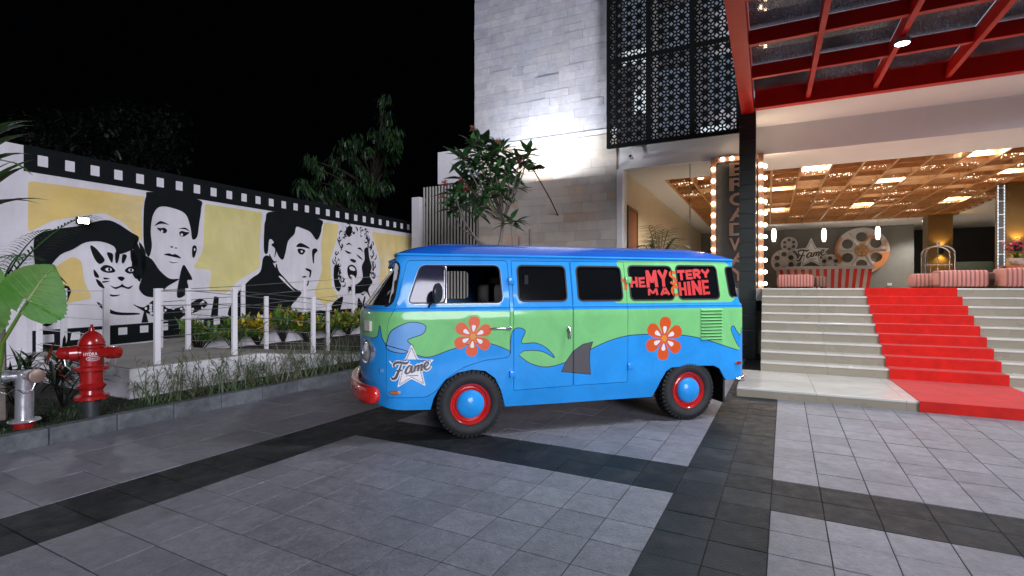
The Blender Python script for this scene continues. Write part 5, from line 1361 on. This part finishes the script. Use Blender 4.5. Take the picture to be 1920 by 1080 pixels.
part('hanging_rail', MB().tube([(x0, 15.07, z-0.42), (x1, 15.07, z-0.42)], 0.02, 8), M['chrome'], cart)
for k in (-.5, 0, .5): part('upright', MB().tube([(xm+k*wv_, 15.07, LZ+0.2), (xm+k*wv_, 15.07, z-0.42 if k else z+0.2)], 0.016, 8), M['chrome'], cart)
part('platform', MB().cbox(x0-0.05, x1+0.05, 14.7, 15.45, LZ+0.14, LZ+0.2, 0.02), redst, cart)
for x in (x0+0.1, x1-0.1):
    for y in (14.8, 15.35): part('castor', MB().lathe([(0.0, -0.02), (0.07, -0.02), (0.07, 0.02), (0, 0.02)], (x, y, LZ+0.07), 14, 'y'), M['dark'], cart)
def column(px0, px1, p, label, lamp_px, lamp_py, pw):
    x0, _, _ = at_p(px0, 500, p); x1, _, _ = at_p(px1, 500, p)
    t = thing('lobby_column', label, 'column', BF, ((x0+x1)/2, p+0.4, LZ), 'bronze columns in the lobby')
    part('shaft', MB().box(x0, x1, p, p+0.8, LZ, CZ-0.003), M['brown'], t)
    x, z, d = at_p(lamp_px, lamp_py, p-0.1)
    w = thing('wall_sconce', 'lit amber up and down light on the '+label.split(' ')[0]+' bronze column', 'lamp', BF, (x, p, z), 'amber wall lights on the columns')
    part('shade', MB().lathe([(0.075, -0.13), (0.08, 0), (0.075, 0.13)], (x, p-0.11, z), 16), M['screen'], w, True)
    part('back_plate', MB().box(x-0.06, x+0.06, p-0.04, p-0.004, z-0.1, z+0.1), M['screen'], w)
    part('glow_disc', MB().lathe([(0.0, 0.10), (0.074, 0.10)], (x, p-0.11, z), 16).lathe([(0.0, -0.10), (0.074, -0.10)], (x, p-0.11, z), 16), M['lampwarm'], w)
    spot('sconce_up', BF, (x, p-0.11, z+0.14), (x, p-0.05, z+1), pw, (1, 0.6, 0.16), 110, 0.7, 0.04); spot('sconce_down', BF, (x, p-0.11, z-0.14), (x, p-0.05, z-1), pw, (1, 0.6, 0.16), 110, 0.7, 0.04)
column(1740, 1787, 19.0, 'farther bronze clad column behind the luggage cart', 1765, 470, 30)
column(1886, 1990, 12.2, 'nearer bronze clad column at the right edge of the lobby', 1909, 463, 30)
x0, _, d = at_p(1870, 500, 11.9); x1, _, _ = at_p(1884, 500, 11.9)
fs = thing('film_strip_frame', 'upright film strip panel edged with tiny lights before the right column', 'light frame', BF, ((x0+x1)/2, 11.9, LZ))
part('panel', MB().box(x0, x1, 11.9, 11.95, LZ, CZ-0.003), mat('film_strip_grey', (0.09, 0.095, 0.09), 0.35), fs)
for k in range(8): part('film_bar', MB().box(x0+0.01, x1-0.01, 11.885, 11.899, LZ+0.2+k*0.38, LZ+0.225+k*0.38), M['mwhite'], fs)
ld = MB()
for k in range(70):
    for x in (x0+0.012, x1-0.012): ld.box(x-0.009, x+0.009, 11.88, 11.898, LZ+0.03+k*0.042, LZ+0.045+k*0.042)
part('light_dots', ld, emit('cool_led_dot', (0.85, 0.9, 1.0), 2.2), fs, kind='stuff')
x0, z, d = at_p(1884, 498, 11.2)
tb_ = thing('console_table', 'dark console table with a red cloth under the flower vase', 'table', BF, (x0+0.6, 11.3, LZ))
part('table_top', MB().box(x0, x0+1.6, 11.1, 11.7, z-0.04, z), M['door'], tb_)
part('red_cloth', MB().box(x0+0.02, x0+0.5, 11.09, 11.098, z-0.22, z-0.045), redst, tb_)
for k in (0.05, 1.5): part('leg', MB().box(x0+k, x0+k+0.06, 11.15, 11.65, LZ, z-0.042), M['door'], tb_)
x, z2, d = at_p(1908, 480, 11.4)
va = thing('flower_vase', 'white vase of deep pink orchids and green leaves on the console table', 'flowers', BF, (x, 11.4, z))
part('vase', MB().lathe([(0.05, 0.002), (0.16, 0.06), (0.22, 0.16), (0.235, 0.2), (0.2, 0.2)], (x, 11.4, z), 18), M['mwhite'], va, True)
rv_ = random.Random(5)
def blade(mb, base, d, ln, w, droop=0.3, fold=0.15, up=Vector((0, 0, 1)), seg=3):
    """a folded leaf blade from base along d"""
    d = Vector(d).normalized(); s = d.cross(up)
    if s.length < 1e-4: s = d.cross(Vector((1, 0, 0)))
    s.normalize(); nn = s.cross(d)
    vs_ = []; p = Vector(base); st = ln/seg; prof = [0.15, 1.0, 0.8, 0.0] if seg == 3 else ([0.25, 0.0][:seg+1] if seg == 1 else ([0.3, 1.0, 0.0] if seg == 2 else [0.12, .75, 1.0, .8, .45, 0.0]))
    for i in range(seg+1):
        wv = w/2*prof[min(i, len(prof)-1)]
        vs_ += [tuple(p-s*wv+nn*wv*fold), tuple(p), tuple(p+s*wv+nn*wv*fold)]
        d = (d-Vector((0, 0, 1))*droop*(1.0/seg)).normalized(); nn = s.cross(d); p = p+d*st
    mb.add(vs_, [f for i in range(seg) for f in ((i*3, i*3+1, i*3+4, i*3+3), (i*3+1, i*3+2, i*3+5, i*3+4))])
def rdir(r, zmin=-1, zmax=1):
    z = r.uniform(zmin, zmax); q = r.uniform(0, 2*math.pi); h = math.sqrt(1-z*z); return Vector((h*math.cos(q), h*math.sin(q), z))
G = dict(leaf=leafmat('plumeria_leaf', (0.055, 0.17, 0.055), (0.08, 0.21, 0.06)), leaf2=leafmat('yellowing_leaf', (0.40, 0.36, 0.03)),
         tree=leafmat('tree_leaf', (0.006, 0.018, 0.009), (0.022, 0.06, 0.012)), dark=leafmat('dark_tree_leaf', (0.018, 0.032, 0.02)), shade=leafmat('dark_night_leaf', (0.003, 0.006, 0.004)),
         palm=leafmat('palm_leaf', (0.05, 0.13, 0.04)), big=leafmat('elephant_ear_leaf', (0.07, 0.23, 0.03), (0.13, 0.26, 0.06), 0.05, 0.6, 0.02),
         reed=leafmat('reed_leaf', (0.07, 0.12, 0.045), (0.13, 0.13, 0.07)), crot=leafmat('croton_green_leaf', (0.07, 0.18, 0.03), (0.12, 0.22, 0.03)),
         yel=leafmat('croton_yellow_leaf', (0.62, 0.42, 0.03), (0.35, 0.33, 0.03)), grass=leafmat('lawn_blade', (0.035, 0.085, 0.03)),
         pink=leafmat('pink_blossom', (0.50, 0.09, 0.11), (0.55, 0.25, 0.16)), purp=leafmat('orchid_petal', (0.42, 0.03, 0.09)), redl=leafmat('red_tipped_leaf', (0.35, 0.07, 0.03)),
         bark=mat('grey_bark', (0.23, 0.20, 0.17), 0.8, var=0.25, scale=12, bump=0.5), wood=mat('dark_bark', (0.022, 0.018, 0.014), 0.9, var=0.3, spec=0.1))
mb = MB()
for k in range(46): b = Vector((x, 11.4, z+0.19)); blade(mb, b+rdir(rv_)*0.06, rdir(rv_, 0.0, 0.8), rv_.uniform(.18, .38), 0.07, 0.6)
part('foliage', mb, G['crot'], va)
mb = MB()
for k in range(90): c_ = Vector((x+rv_.uniform(-.35, .45), 11.35+rv_.uniform(-.1, .15), z+0.50+rv_.uniform(-.12, .22))); blade(mb, c_, rdir(rv_), 0.08, 0.07, 0.2)
part('blossom', mb, G['purp'], va)
x0, z, d = at_p(1800, 490, 16.5); x1, _, _ = at_p(1874, 490, 16.5)
so = thing('green_sofa', 'dull green lounge sofa at the back of the lobby left of the film strip panel', 'sofa', BF, ((x0+x1)/2, 16.5, LZ))
gs = mat('green_sofa_cloth', (0.06, 0.085, 0.06), 0.8)
part('backrest', MB().cbox(x0, x1, 16.9, 17.2, LZ+0.1, z, 0.08), gs, so, True); part('seat', MB().cbox(x0, x1, 16.2, 16.88, LZ+0.05, LZ+0.42, 0.08), gs, so, True)
x, z, d = at_p(1668, 533, 22.46)
solid('wall_socket', MB().cbox(x-0.09, x+0.09, 22.44, 22.49, z-0.06, z+0.06, 0.01), M['mwhite'], BF, 'small white wall socket low on the grey feature wall', 'socket')
dr = thing('lobby_door', 'brown timber door in the beige side wall behind the van roof', 'door', BF, (-3.33, 6.3, LZ))
part('door_leaf', MB().box(-3.337, -3.30, 5.80, 6.76, LZ, 3.52), M['door'], dr)
part('door_frame', MB().box(-3.338, -3.28, 5.72, 5.797, LZ, 3.60).box(-3.338, -3.28, 6.763, 6.84, LZ, 3.60).box(-3.338, -3.28, 5.797, 6.763, 3.523, 3.60), M['brown'], dr)
def downlight(px, py, power=0, p=None, label=None):
    dd = (CZ-H)*960/(540-py) ; a = (px-960)/960
    w = Vector((a*dd, dd, CZ)); r = w-BF.o; c, s = math.cos(BF.a), math.sin(BF.a); x = c*r.x+s*r.y; y = -s*r.x+c*r.y
    t = thing('ceiling_downlight', label, 'downlight', BF, (x, y, CZ), 'lit downlights in the lobby ceiling')
    zc = CZ if not (gx0 < x < gx1 and gy0 < y < gy1) else CZ+0.0
    part('trim_ring', MB().lathe([(0.075, -0.004), (0.10, -0.012), (0.105, -0.003)], (x, y, zc), 18), M['white'], t, True)
    part('lens', MB().lathe([(0.0, -0.007), (0.076, -0.007)], (x, y, zc), 18), M['down'], t)
    if power: spot('downlight_beam', BF, (x, y, zc-0.03), (x, y, 0), power, (1.0, 0.93, 0.84), 130, 0.6, 0.06)
for a in ((1314, 334, 60, 'lit downlight nearest the glass front, beside the timber lattice'), (1260, 413, 60, 'lit downlight over the side corridor, nearer one'), (1278, 427, 60, 'lit downlight over the side corridor, farther one'),
          (1485, 433, 60, 'lit downlight above the small top reel'), (1563, 432, 60, 'lit downlight just left of the large reel'), (1733, 414, 80, 'lit downlight at the back margin, over the carpet'),
          (1697, 434, 60, 'lit downlight in the dark recess right of the reel wall'), (1739, 433, 40, 'lit downlight by the left edge of the far column')):
    downlight(a[0], a[1], a[2]*5.0, label=a[3])
# area lamps added in the lattice, stronger than its glowing panels, light the hall
for k, (x, y) in enumerate(((0.2, 10), (3.0, 10), (5.6, 10), (0.2, 15), (3.0, 15), (5.6, 15), (1.0, 7.6), (4.2, 7.6))):
    l = bpy.data.lights.new('lattice_light', 'AREA'); l.shape = 'SQUARE'; l.size = 0.5; l.energy = 85; l.color = (1.0, 0.97, 0.93)
    o = bpy.data.objects.new('lattice_light', l); link(o); o.location = BF.w((x, y, CZ+0.17)); o.rotation_euler = (0, 0, BF.a)
# ================================================================= plants and trees
# plumeria in front of the louvre
def ray(px, py, d): return Vector(((px-960)/960*d, d, H+(540-py)/960*d))
pl = thing('frangipani_tree', 'frangipani tree with bare branches, leaf rosettes and pink flowers before the slat screen', 'tree', GF, (0.15, 11.3, 0))
rp = random.Random(31)
tips = []
for px, py in [(868,298),(886,272),(910,268),(934,284),(948,302),(914,298),(890,318),(866,334),(852,362),(882,350),(906,342),(930,328),(956,326),(974,304),(992,290),(966,352),(940,362),(914,366),(886,376),(864,386),(902,388),(958,416),(926,346),(846,392)]:
    tips.append(ray(px, py, rp.uniform(10.6, 11.9)))
tips[21] = ray(958, 418, 11.2)
base = Vector((0.15, 11.3, 0.0))
forks = [base+Vector((-.15, 0.0, 1.5)), base+Vector((0.12, 0.1, 1.7)), base+Vector((-0.45, -0.1, 2.3)), base+Vector((0.02, 0.1, 2.6)), base+Vector((-0.95, 0.05, 2.55)), base+Vector((-0.35, 0.1, 2.95)), base+Vector((0.25, 0.0, 2.75))]
part('trunk', MB().tube([base, base+Vector((-.03, 0, 0.8)), forks[0]], [0.085, 0.07, 0.055], 10).tube([base+Vector((-.03, 0, .7)), base+Vector((.08, .05, 1.2)), forks[1]], [0.06, .05, .045], 10), G['bark'], pl, True)
for a, b in ((0, 2), (1, 3), (2, 4), (2, 5), (1, 6), (0, 4)):
    p, q = forks[a], forks[b]; m_ = (p+q)/2+Vector((rp.uniform(-.08, .08), 0, -0.08))
    part('branch', MB().tube([p, m_, q], [0.042, 0.036, 0.03], 8), G['bark'], pl, True)
lm = MB(); blade(lm, (0, 0, 0), (1, 0, 0.05), 1, 0.29, 0.35, 0.25, seg=5); lmesh = lm.mesh('leaf', G['leaf'], True)
lmy = MB(); blade(lmy, (0, 0, 0), (1, 0, 0.05), 1, 0.30, 0.35, 0.25, seg=5); lmeshy = lmy.mesh('leaf', G['leaf2'], True)
for k, t in enumerate(tips):
    f = min(forks[2:], key=lambda q: (q-t).length+0.6*max(0, q.z-t.z+0.1)) if k != 21 else forks[1]
    if k == 21: f = forks[0]+Vector((.1, 0, .3))
    m_ = (f+t)/2+Vector((rp.uniform(-.06, .06), rp.uniform(-.05, .05), -0.10))
    part('twig', MB().tube([f, m_, t], [0.022, 0.016, 0.013], 6), G['bark'], pl, True)
    for j in range(12):
        q = 2*math.pi*(j*0.382)+rp.uniform(-.2, .2); el = R(rp.uniform(-35, 25)+j*3.6)
        ln = rp.uniform(0.34, 0.50)
        old = (j < 1 and rp.random() < 0.22)
        piece('leaf', lmeshy if old else lmesh, pl, t+Vector((0, 0, 0.01*j-0.05)), (rp.uniform(-.3, .3), -el if not old else R(65), q), (ln, ln, ln))
def flower_mesh(r, n):
    mb = MB()
    for k in range(n):
        c = rdir(r, -0.2, 1)*r.uniform(.03, .11)
        ax = rdir(r, 0.1, 1)
        for j in range(5):
            q = 2*math.pi*j/5; a = ax.orthogonal().normalized(); b = ax.cross(a)
            blade(mb, c, a*math.cos(q)+b*math.sin(q)+ax*0.5, 0.045, 0.03, 0.2, seg=2)
    return mb.mesh('blossom', G['pink'])
mb = MB()
for k in range(34):
    c_ = tips[k % len(tips)]+Vector((rp.uniform(-.16, .16), rp.uniform(-.1, .5), rp.uniform(-.12, .14)))
    for j in range(9):
        d = rdir(rp, -0.5, 0.8); blade(mb, c_, d, rp.uniform(.28, .42), 0.10, 0.5, 0.25, seg=3)
part('inner_foliage', mb, G['leaf'], pl, kind='stuff')
fm_ = flower_mesh(rp, 12)
for px, py in ((880, 286), (836, 347), (830, 372), (862, 342), (866, 296), (876, 356), (884, 244), (934, 268), (972, 302)):
    piece('blossom', fm_, pl, ray(px, py, rp.uniform(10.5, 11.0)), (0, 0, rp.uniform(0, 6)))

# trees behind the painted wall
def cluster(name, m, n, ln, w, droop, rad, seed, down=0.6):
    r = random.Random(seed); mb = MB()
    for k in range(n):
        d = rdir(r, -0.8, 0.5); d.z -= down; blade(mb, rdir(r)*r.uniform(0, rad), d, ln*r.uniform(.6, 1.1), w, droop, 0.2, seg=2)
    return mb.mesh(name, m)
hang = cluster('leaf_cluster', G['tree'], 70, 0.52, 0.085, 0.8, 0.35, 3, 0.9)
def tree(name, label, base, ht, spots, mesh, r, sc=(0.8, 1.3), group=None):
    t = thing(name, label, 'tree', GF, base, group)
    b = Vector(base); top = b+Vector((0, 0, ht))
    part('trunk', MB().tube([b, b+Vector((.1, 0, ht*.4)), top], [0.22, 0.17, 0.06], 10), G['wood'], t, True)
    for s in spots:
        s = Vector(s); f = b+Vector((.05, 0, min(ht*0.9, max(ht*0.35, s.z-0.9))))
        part('limb', MB().tube([f, (f+s)/2+Vector((0, 0, .15)), s], [0.06, 0.04, 0.015], 6), G['wood'], t, True)
        k = r.uniform(*sc); piece('leaf_cluster', mesh, t, s, (r.uniform(-.25, .25), r.uniform(-.25, .25), r.uniform(0, 6)), (k, k, k))['kind'] = 'stuff'
    return t
rt = random.Random(9)
sp = []
for px, py in ((722,185),(727,215),(730,245),(735,262),(745,250),(738,285),(715,270),(700,250),(692,282),(705,300),(725,315),(668,262),(650,272),(660,300),(676,318),(690,335),(640,330),(632,300),(655,350),(675,362),(690,380),(620,350),(600,318),(592,340),(580,360),(570,345),(605,370),(632,375),(585,300),(694,352),(662,380),(645,395),(612,395),(720,345)):
    sp.append(ray(px+rt.uniform(-4, 4), py, rt.uniform(16.5, 18.5)))
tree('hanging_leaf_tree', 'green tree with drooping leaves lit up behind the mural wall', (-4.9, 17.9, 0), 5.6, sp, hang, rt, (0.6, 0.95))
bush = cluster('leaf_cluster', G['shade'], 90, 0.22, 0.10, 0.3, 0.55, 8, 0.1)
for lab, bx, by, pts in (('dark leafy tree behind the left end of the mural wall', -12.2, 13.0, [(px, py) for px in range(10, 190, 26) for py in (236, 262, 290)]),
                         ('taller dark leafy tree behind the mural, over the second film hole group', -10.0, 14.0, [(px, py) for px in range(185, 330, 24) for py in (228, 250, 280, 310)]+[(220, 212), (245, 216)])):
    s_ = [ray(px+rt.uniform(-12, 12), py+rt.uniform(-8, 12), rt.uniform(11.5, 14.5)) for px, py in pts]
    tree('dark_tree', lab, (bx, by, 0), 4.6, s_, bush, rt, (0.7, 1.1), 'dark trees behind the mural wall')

# left foreground: elephant ear, dracaena, palm, low shrubs
ee = thing('elephant_ear_plant', 'elephant ear plant with one big bright ribbed leaf at the left edge', 'plant', GF, (-4.85, 4.75, 0.1))
def ear(base, tip, w, side, name='leaf', cup=0.10):
    base, tip = Vector(base), Vector(tip); ax = tip-base; L_ = ax.length; ax.normalize(); sd = Vector(side).normalized(); nv = sd.cross(ax).normalized()
    prof = [(-0.30, 0.0), (-0.34, 0.18), (-0.30, 0.34), (-0.16, 0.45), (0.02, 0.50), (0.2, 0.49), (0.4, 0.43), (0.58, 0.35), (0.74, 0.25), (0.88, 0.13), (0.97, 0.04), (1.0, 0.0)]
    mb = MB(); nA = 11; rows = []  # ribs run out from the midrib
    stn = [i/30 for i in range(31)]
    def half(t):
        x = -0.34+1.34*t
        w_ = 0
        for a, b in zip(prof[1:], prof[2:]):
            if a[0] <= x <= b[0]: w_ = a[1]+(b[1]-a[1])*(x-a[0])/(b[0]-a[0])
        if x < -0.30: w_ = max(w_, 0.2)
        return x, w_
    for i, t in enumerate(stn):
        x, hw = half(t); row = []
        hw *= 1+0.028*(1 if i % 2 else -1)
        for j in range(-nA, nA+1):
            k = j/nA; yy = k*hw*w
            inner_gap = x < 0 and abs(k) < 0.12
            rib = 0.0035*math.cos((x*L_*0+x+abs(k)*0.30)*2*math.pi*7.5)
            h = -cup*(k*hw*2)**2*w*0.9+rib*(abs(k) > 0.05)-0.06*max(0, x-0.4)**2
            if x < 0: h += 0.02
            row.append(tuple(base+ax*(x*L_)+sd*yy+nv*h))
        rows.append(row)
    m = 2*nA+1
    fs_ = []
    for i in range(len(rows)-1):
        for j in range(m-1):
            x, _ = half(stn[i])
            if x < -0.02 and nA-1 <= j <= nA: continue
            fs_.append((i*m+j, i*m+j+1, (i+1)*m+j+1, (i+1)*m+j))
    mb.add([p for r_ in rows for p in r_], fs_)
    o = part(name, mb, G['big'], ee, True)
    vm_ = MB(); vm_.tube([base+nv*0.004, base+ax*L_*0.5+nv*0.003, tip-ax*0.02-nv*0.02], [0.011, 0.007, 0.002], 6)
    o2 = part('midrib', vm_, mat('pale_leaf_rib', (0.30, 0.40, 0.14), 0.5), o, True)
    ve = MB()
    for sg_ in (1, -1):
        for x in (-0.02, 0.14, 0.30, 0.46, 0.60, 0.73):
            hw = [b_ for a_, b_ in prof[1:] if a_ >= x][0]
            p0 = base+ax*(x*L_)+nv*0.005; k_ = 0.86; yy = sg_*k_*hw*w*0.92; x2 = min(0.93, x+0.16)
            hw2 = [b_ for a_, b_ in prof[1:] if a_ >= x2][0]; yy = sg_*min(abs(yy), hw2*w*0.92)
            kk = abs(yy)/(hw2*w)
            p1 = base+ax*(x2*L_)+sd*yy+nv*(-cup*(kk*hw2*2)**2*w*0.9+0.004-0.06*max(0, x2-0.4)**2)
            pm_ = (p0+p1)/2+nv*(cup*hw2*hw2*w*0.9*0.9)*0.6
            ve.tube([p0, pm_, p1], [0.005, 0.0035, 0.0015], 5)
    part('leaf_veins', ve, mat('leaf_vein', (0.22, 0.34, 0.10), 0.5), o, True, kind='stuff')
    return base
b1 = ear(ray(53, 563, 4.55), ray(99, 495, 4.66), 0.60, (0.82, 0.12, -0.55))
b2 = ear(ray(-52, 590, 4.45), ray(-8, 488, 4.7), 0.50, (0.85, 0.3, -0.4))
part('stalk', MB().tube([Vector((-4.85, 4.75, 0.1)), ray(6, 640, 4.6), b1], [0.022, 0.017, 0.012], 8), G['crot'], ee, True)
part('stalk', MB().tube([Vector((-4.88, 4.75, 0.1)), ray(-30, 640, 4.6), b2], [0.022, 0.017, 0.012], 8), G['crot'], ee, True)
dc = thing('strap_leaf_plant', 'tall plant with broad strap leaves reaching above the wall at the left edge', 'plant', GF, (-5.35, 5.0, 0.1))
part('stem', MB().tube([(-5.35, 5.0, 0.05), (-5.3, 5.0, 1.6), (-5.22, 5.02, 2.75)], [0.04, 0.03, 0.02], 8), G['bark'], dc, True)
rl_ = random.Random(12); dm = leafmat('strap_leaf', (0.055, 0.17, 0.035), (0.12, 0.16, 0.05))
for k in range(16):
    z = 2.05+k*0.055; mb = MB(); q = rl_.uniform(-1.2, 1.4) if k % 3 else rl_.uniform(0, 6.28)
    blade(mb, (-5.24, 5.02, z), (math.cos(q), math.sin(q)*0.6, rl_.uniform(0.5, 1.3)), rl_.uniform(0.45, 0.75), 0.085, rl_.uniform(0.5, 1.2), 0.3, seg=5); part('leaf', mb, dm, dc, True)
pa = thing('feather_palm', 'feather palm with arching fronds of narrow leaflets at the left edge', 'palm', GF, (-5.25, 5.25, 0.1))
part('stem', MB().tube([(-5.25, 5.25, 0.05), (-5.25, 5.25, 1.45)], [0.06, 0.035], 8), G['bark'], pa, True)
for k, (ex, ey, ez) in enumerate(((0.62, -0.1, 0.62), (0.52, -0.25, 0.34), (0.48, 0.1, 0.15), (0.75, 0.2, 0.80), (0.42, -0.3, -0.12), (-0.5, -0.2, 0.5), (0.1, -0.5, 0.6))):
    b = Vector((-5.25, 5.25, 1.42)); e = b+Vector((ex, ey, ez)); c_ = (b+e)/2+Vector((0, 0, 0.28)); mb = MB(); pts = []
    for i in range(15): t = i/14; pts.append(b*(1-t)**2+c_*2*t*(1-t)+e*t*t)
    mb.tube(pts, [0.011-0.0006*i for i in range(15)], 5)
    for i in range(2, 15):
        d = (pts[i]-pts[i-1]).normalized(); s_ = d.cross(Vector((0, 0, 1))).normalized()
        for sg_ in (1, -1):
            for h_ in (0, .5):
                p = pts[i].lerp(pts[i-1], h_); ln = 0.30*(1-abs(i/14-0.45)*0.9); blade(mb, p, d*0.7+s_*sg_+Vector((0, 0, .12)), ln, 0.018, 0.7, 0.2, seg=3)
    part('frond', mb, G['palm'], pa)
def shrub(name, label, base, n, ln, w, m, ht, spread, seed, group=None, m2=None, n2=0, droop=0.6, frame=GF, up=0.4):
    r = random.Random(seed); t = thing(name, label, 'shrub', frame, base, group); b = Vector(base)
    mb = MB(); tipsx = []
    for k in range(max(4, n//14)):
        e = b+Vector((r.uniform(-1, 1)*spread, r.uniform(-1, 1)*spread, ht*r.uniform(.5, 1))); mb.tube([b, (b+e)/2+Vector((0, 0, .05)), e], [0.010, 0.007, 0.004], 5); tipsx.append(e)
    part('stems', mb, G['wood'], t)
    def fol(nm, cnt, mm, top):
        mb = MB()
        for k in range(cnt):
            e = r.choice(tipsx); p = b.lerp(e, r.uniform(0.55 if not top else 0.8, 1.0))+rdir(r)*0.03
            d = rdir(r, -0.1, 1.0); d.z += up; blade(mb, p, d, ln*r.uniform(.6, 1.15), w, droop*r.uniform(.5, 1.3), 0.25, seg=3)
        part(nm, mb, mm, t)
    fol('foliage', n, m, False)
    if n2: fol('bright_foliage', n2, m2, True)
    return t
cr = [(5.15, 0.05, 'leafy green croton shrub at the near end of the ramp planter'), (5.75, 0.15, 'green croton shrub second from the near end of the ramp planter'), (6.25, 0.95, 'golden yellow croton shrub, brightest in the ramp planter'), (6.8, 0.15, 'tall green croton shrub with upright leaves beside the golden one'),
      (7.35, 0.6, 'green croton shrub with yellow tips in the middle of the planter'), (7.95, 0.10, 'low green croton shrub behind the inner railing post'), (8.5, 0.55, 'yellow tipped croton shrub near the far end of the planter'), (9.1, 0.3, 'green and yellow croton shrub just left of the van nose'), (9.7, 0.5, 'last croton shrub of the planter beside the van nose')]
for k, (p, y, lab) in enumerate(cr):
    shrub('croton_shrub', lab, (-8.72, p, 0.34), 260, 0.17, 0.055, G['crot'], 0.56 if k != 3 else 0.74, 0.30, 40+k, 'croton shrubs in the ramp planter', G['yel'], int(220*y), frame=KF)
shrub('low_shrub', 'dark strap leaved shrub in the corner behind the chrome inlet', (-5.55, 5.75, 0.1), 120, 0.42, 0.035, G['dark'], 0.55, 0.35, 71, 'dark shrubs in the left bed', G['palm'], 40, 1.0)
shrub('low_shrub', 'dark shrub with a few red tipped leaves left of the hydrant', (-5.05, 5.75, 0.1), 110, 0.34, 0.035, G['dark'], 0.50, 0.32, 72, 'dark shrubs in the left bed', G['redl'], 14, 1.0)
shrub('low_shrub', 'dark shrub under the elephant ear leaf at the left edge', (-5.35, 5.15, 0.1), 110, 0.36, 0.04, G['dark'], 0.60, 0.30, 73, 'dark shrubs in the left bed', G['palm'], 30, 1.0)
# ground planting nobody could count
rg_ = random.Random(77); mb = MB()
for k in range(9000):
    q = rg_.uniform(-8.0, -6.16); p = rg_.uniform(0.9, 3.75)
    if q < -6.9 and p > 3.28: continue
    blade(mb, (q, p, 0.095), (rg_.uniform(-.7, .7), rg_.uniform(-.7, .7), 1), rg_.uniform(.02, .06), 0.010, 0.6, 0.1, seg=1 if k % 2 else 2)
solid('grass', mb, G['grass'], KF, kind='stuff')
mb = MB()
for k in range(340):
    q = rg_.uniform(-6.85, -6.30); p = 3.2+6.6*rg_.random()**1.05
    b = Vector((q, p, 0.09)); h = rg_.uniform(.20, .58); lean = Vector((rg_.uniform(-.22, .22), rg_.uniform(-.22, .22), h))
    pts = [b, b+lean*0.5+Vector((rg_.uniform(-.03, .03), rg_.uniform(-.03, .03), 0)), b+lean]
    mb.tube(pts, [0.006, 0.0045, 0.003], 4, False)
    for j in range(rg_.randint(5, 11)):
        t = rg_.uniform(.3, 1); c_ = b+lean*t; d = rdir(rg_, -0.1, 0.9); blade(mb, c_, d, rg_.uniform(.09, .20), 0.015, 0.8, 0.2, seg=2)
solid('reed_planting', mb, G['reed'], KF, kind='stuff')
mb = MB()
for k in range(1300):
    q = rg_.uniform(-6.95, -6.22); p = rg_.uniform(3.3, 9.8)
    blade(mb, (q, p, 0.09), (rg_.uniform(-.8, .8), rg_.uniform(-.8, .8), 1), rg_.uniform(.04, .11), 0.014, 0.7, 0.15, seg=2)
solid('ground_cover', mb, G['crot'], KF, kind='stuff')
# palm in a pot behind the glass
x, z, d = at_p(1236, 470, 6.0)
po = thing('potted_palm', 'potted green palm in the lobby entrance seen above the van roof', 'plant', BF, (x, 6.0, LZ))
part('pot', MB().lathe([(0.14, 0), (0.20, 0.35), (0.21, 0.40), (0.18, 0.40)], (x, 6.0, LZ), 20), M['panel'], po, True)
part('soil', MB().lathe([(0.0, 0.36), (0.19, 0.36)], (x, 6.0, LZ), 20), M['soil'], po)
for k in range(16):
    q = k*2.4; mb = MB(); b = Vector((x, 6.0, LZ+0.36)); e = b+Vector((math.cos(q)*0.55*(0.5+(k % 3)*.25), math.sin(q)*0.45, 0.75+0.14*(k % 4))); c_ = (b+e)/2+Vector((0, 0, .35)); pts = [b*(1-t)**2+c_*2*t*(1-t)+e*t*t for t in [i/10 for i in range(11)]]
    mb.tube(pts, 0.007, 5)
    for i in range(4, 11):
        d_ = (pts[i]-pts[i-1]).normalized(); s_ = d_.cross(Vector((0, 0, 1))).normalized()
        for sg_ in (1, -1): blade(mb, pts[i], d_*0.8+s_*sg_, 0.34, 0.045, 0.7, 0.2)
    part('frond', mb, G['palm'], po)
part('cane', MB().tube([(x-0.16, 6.0, LZ+0.3), (x-0.17, 6.0, LZ+1.15)], 0.05, 8), G['bark'], po, True)
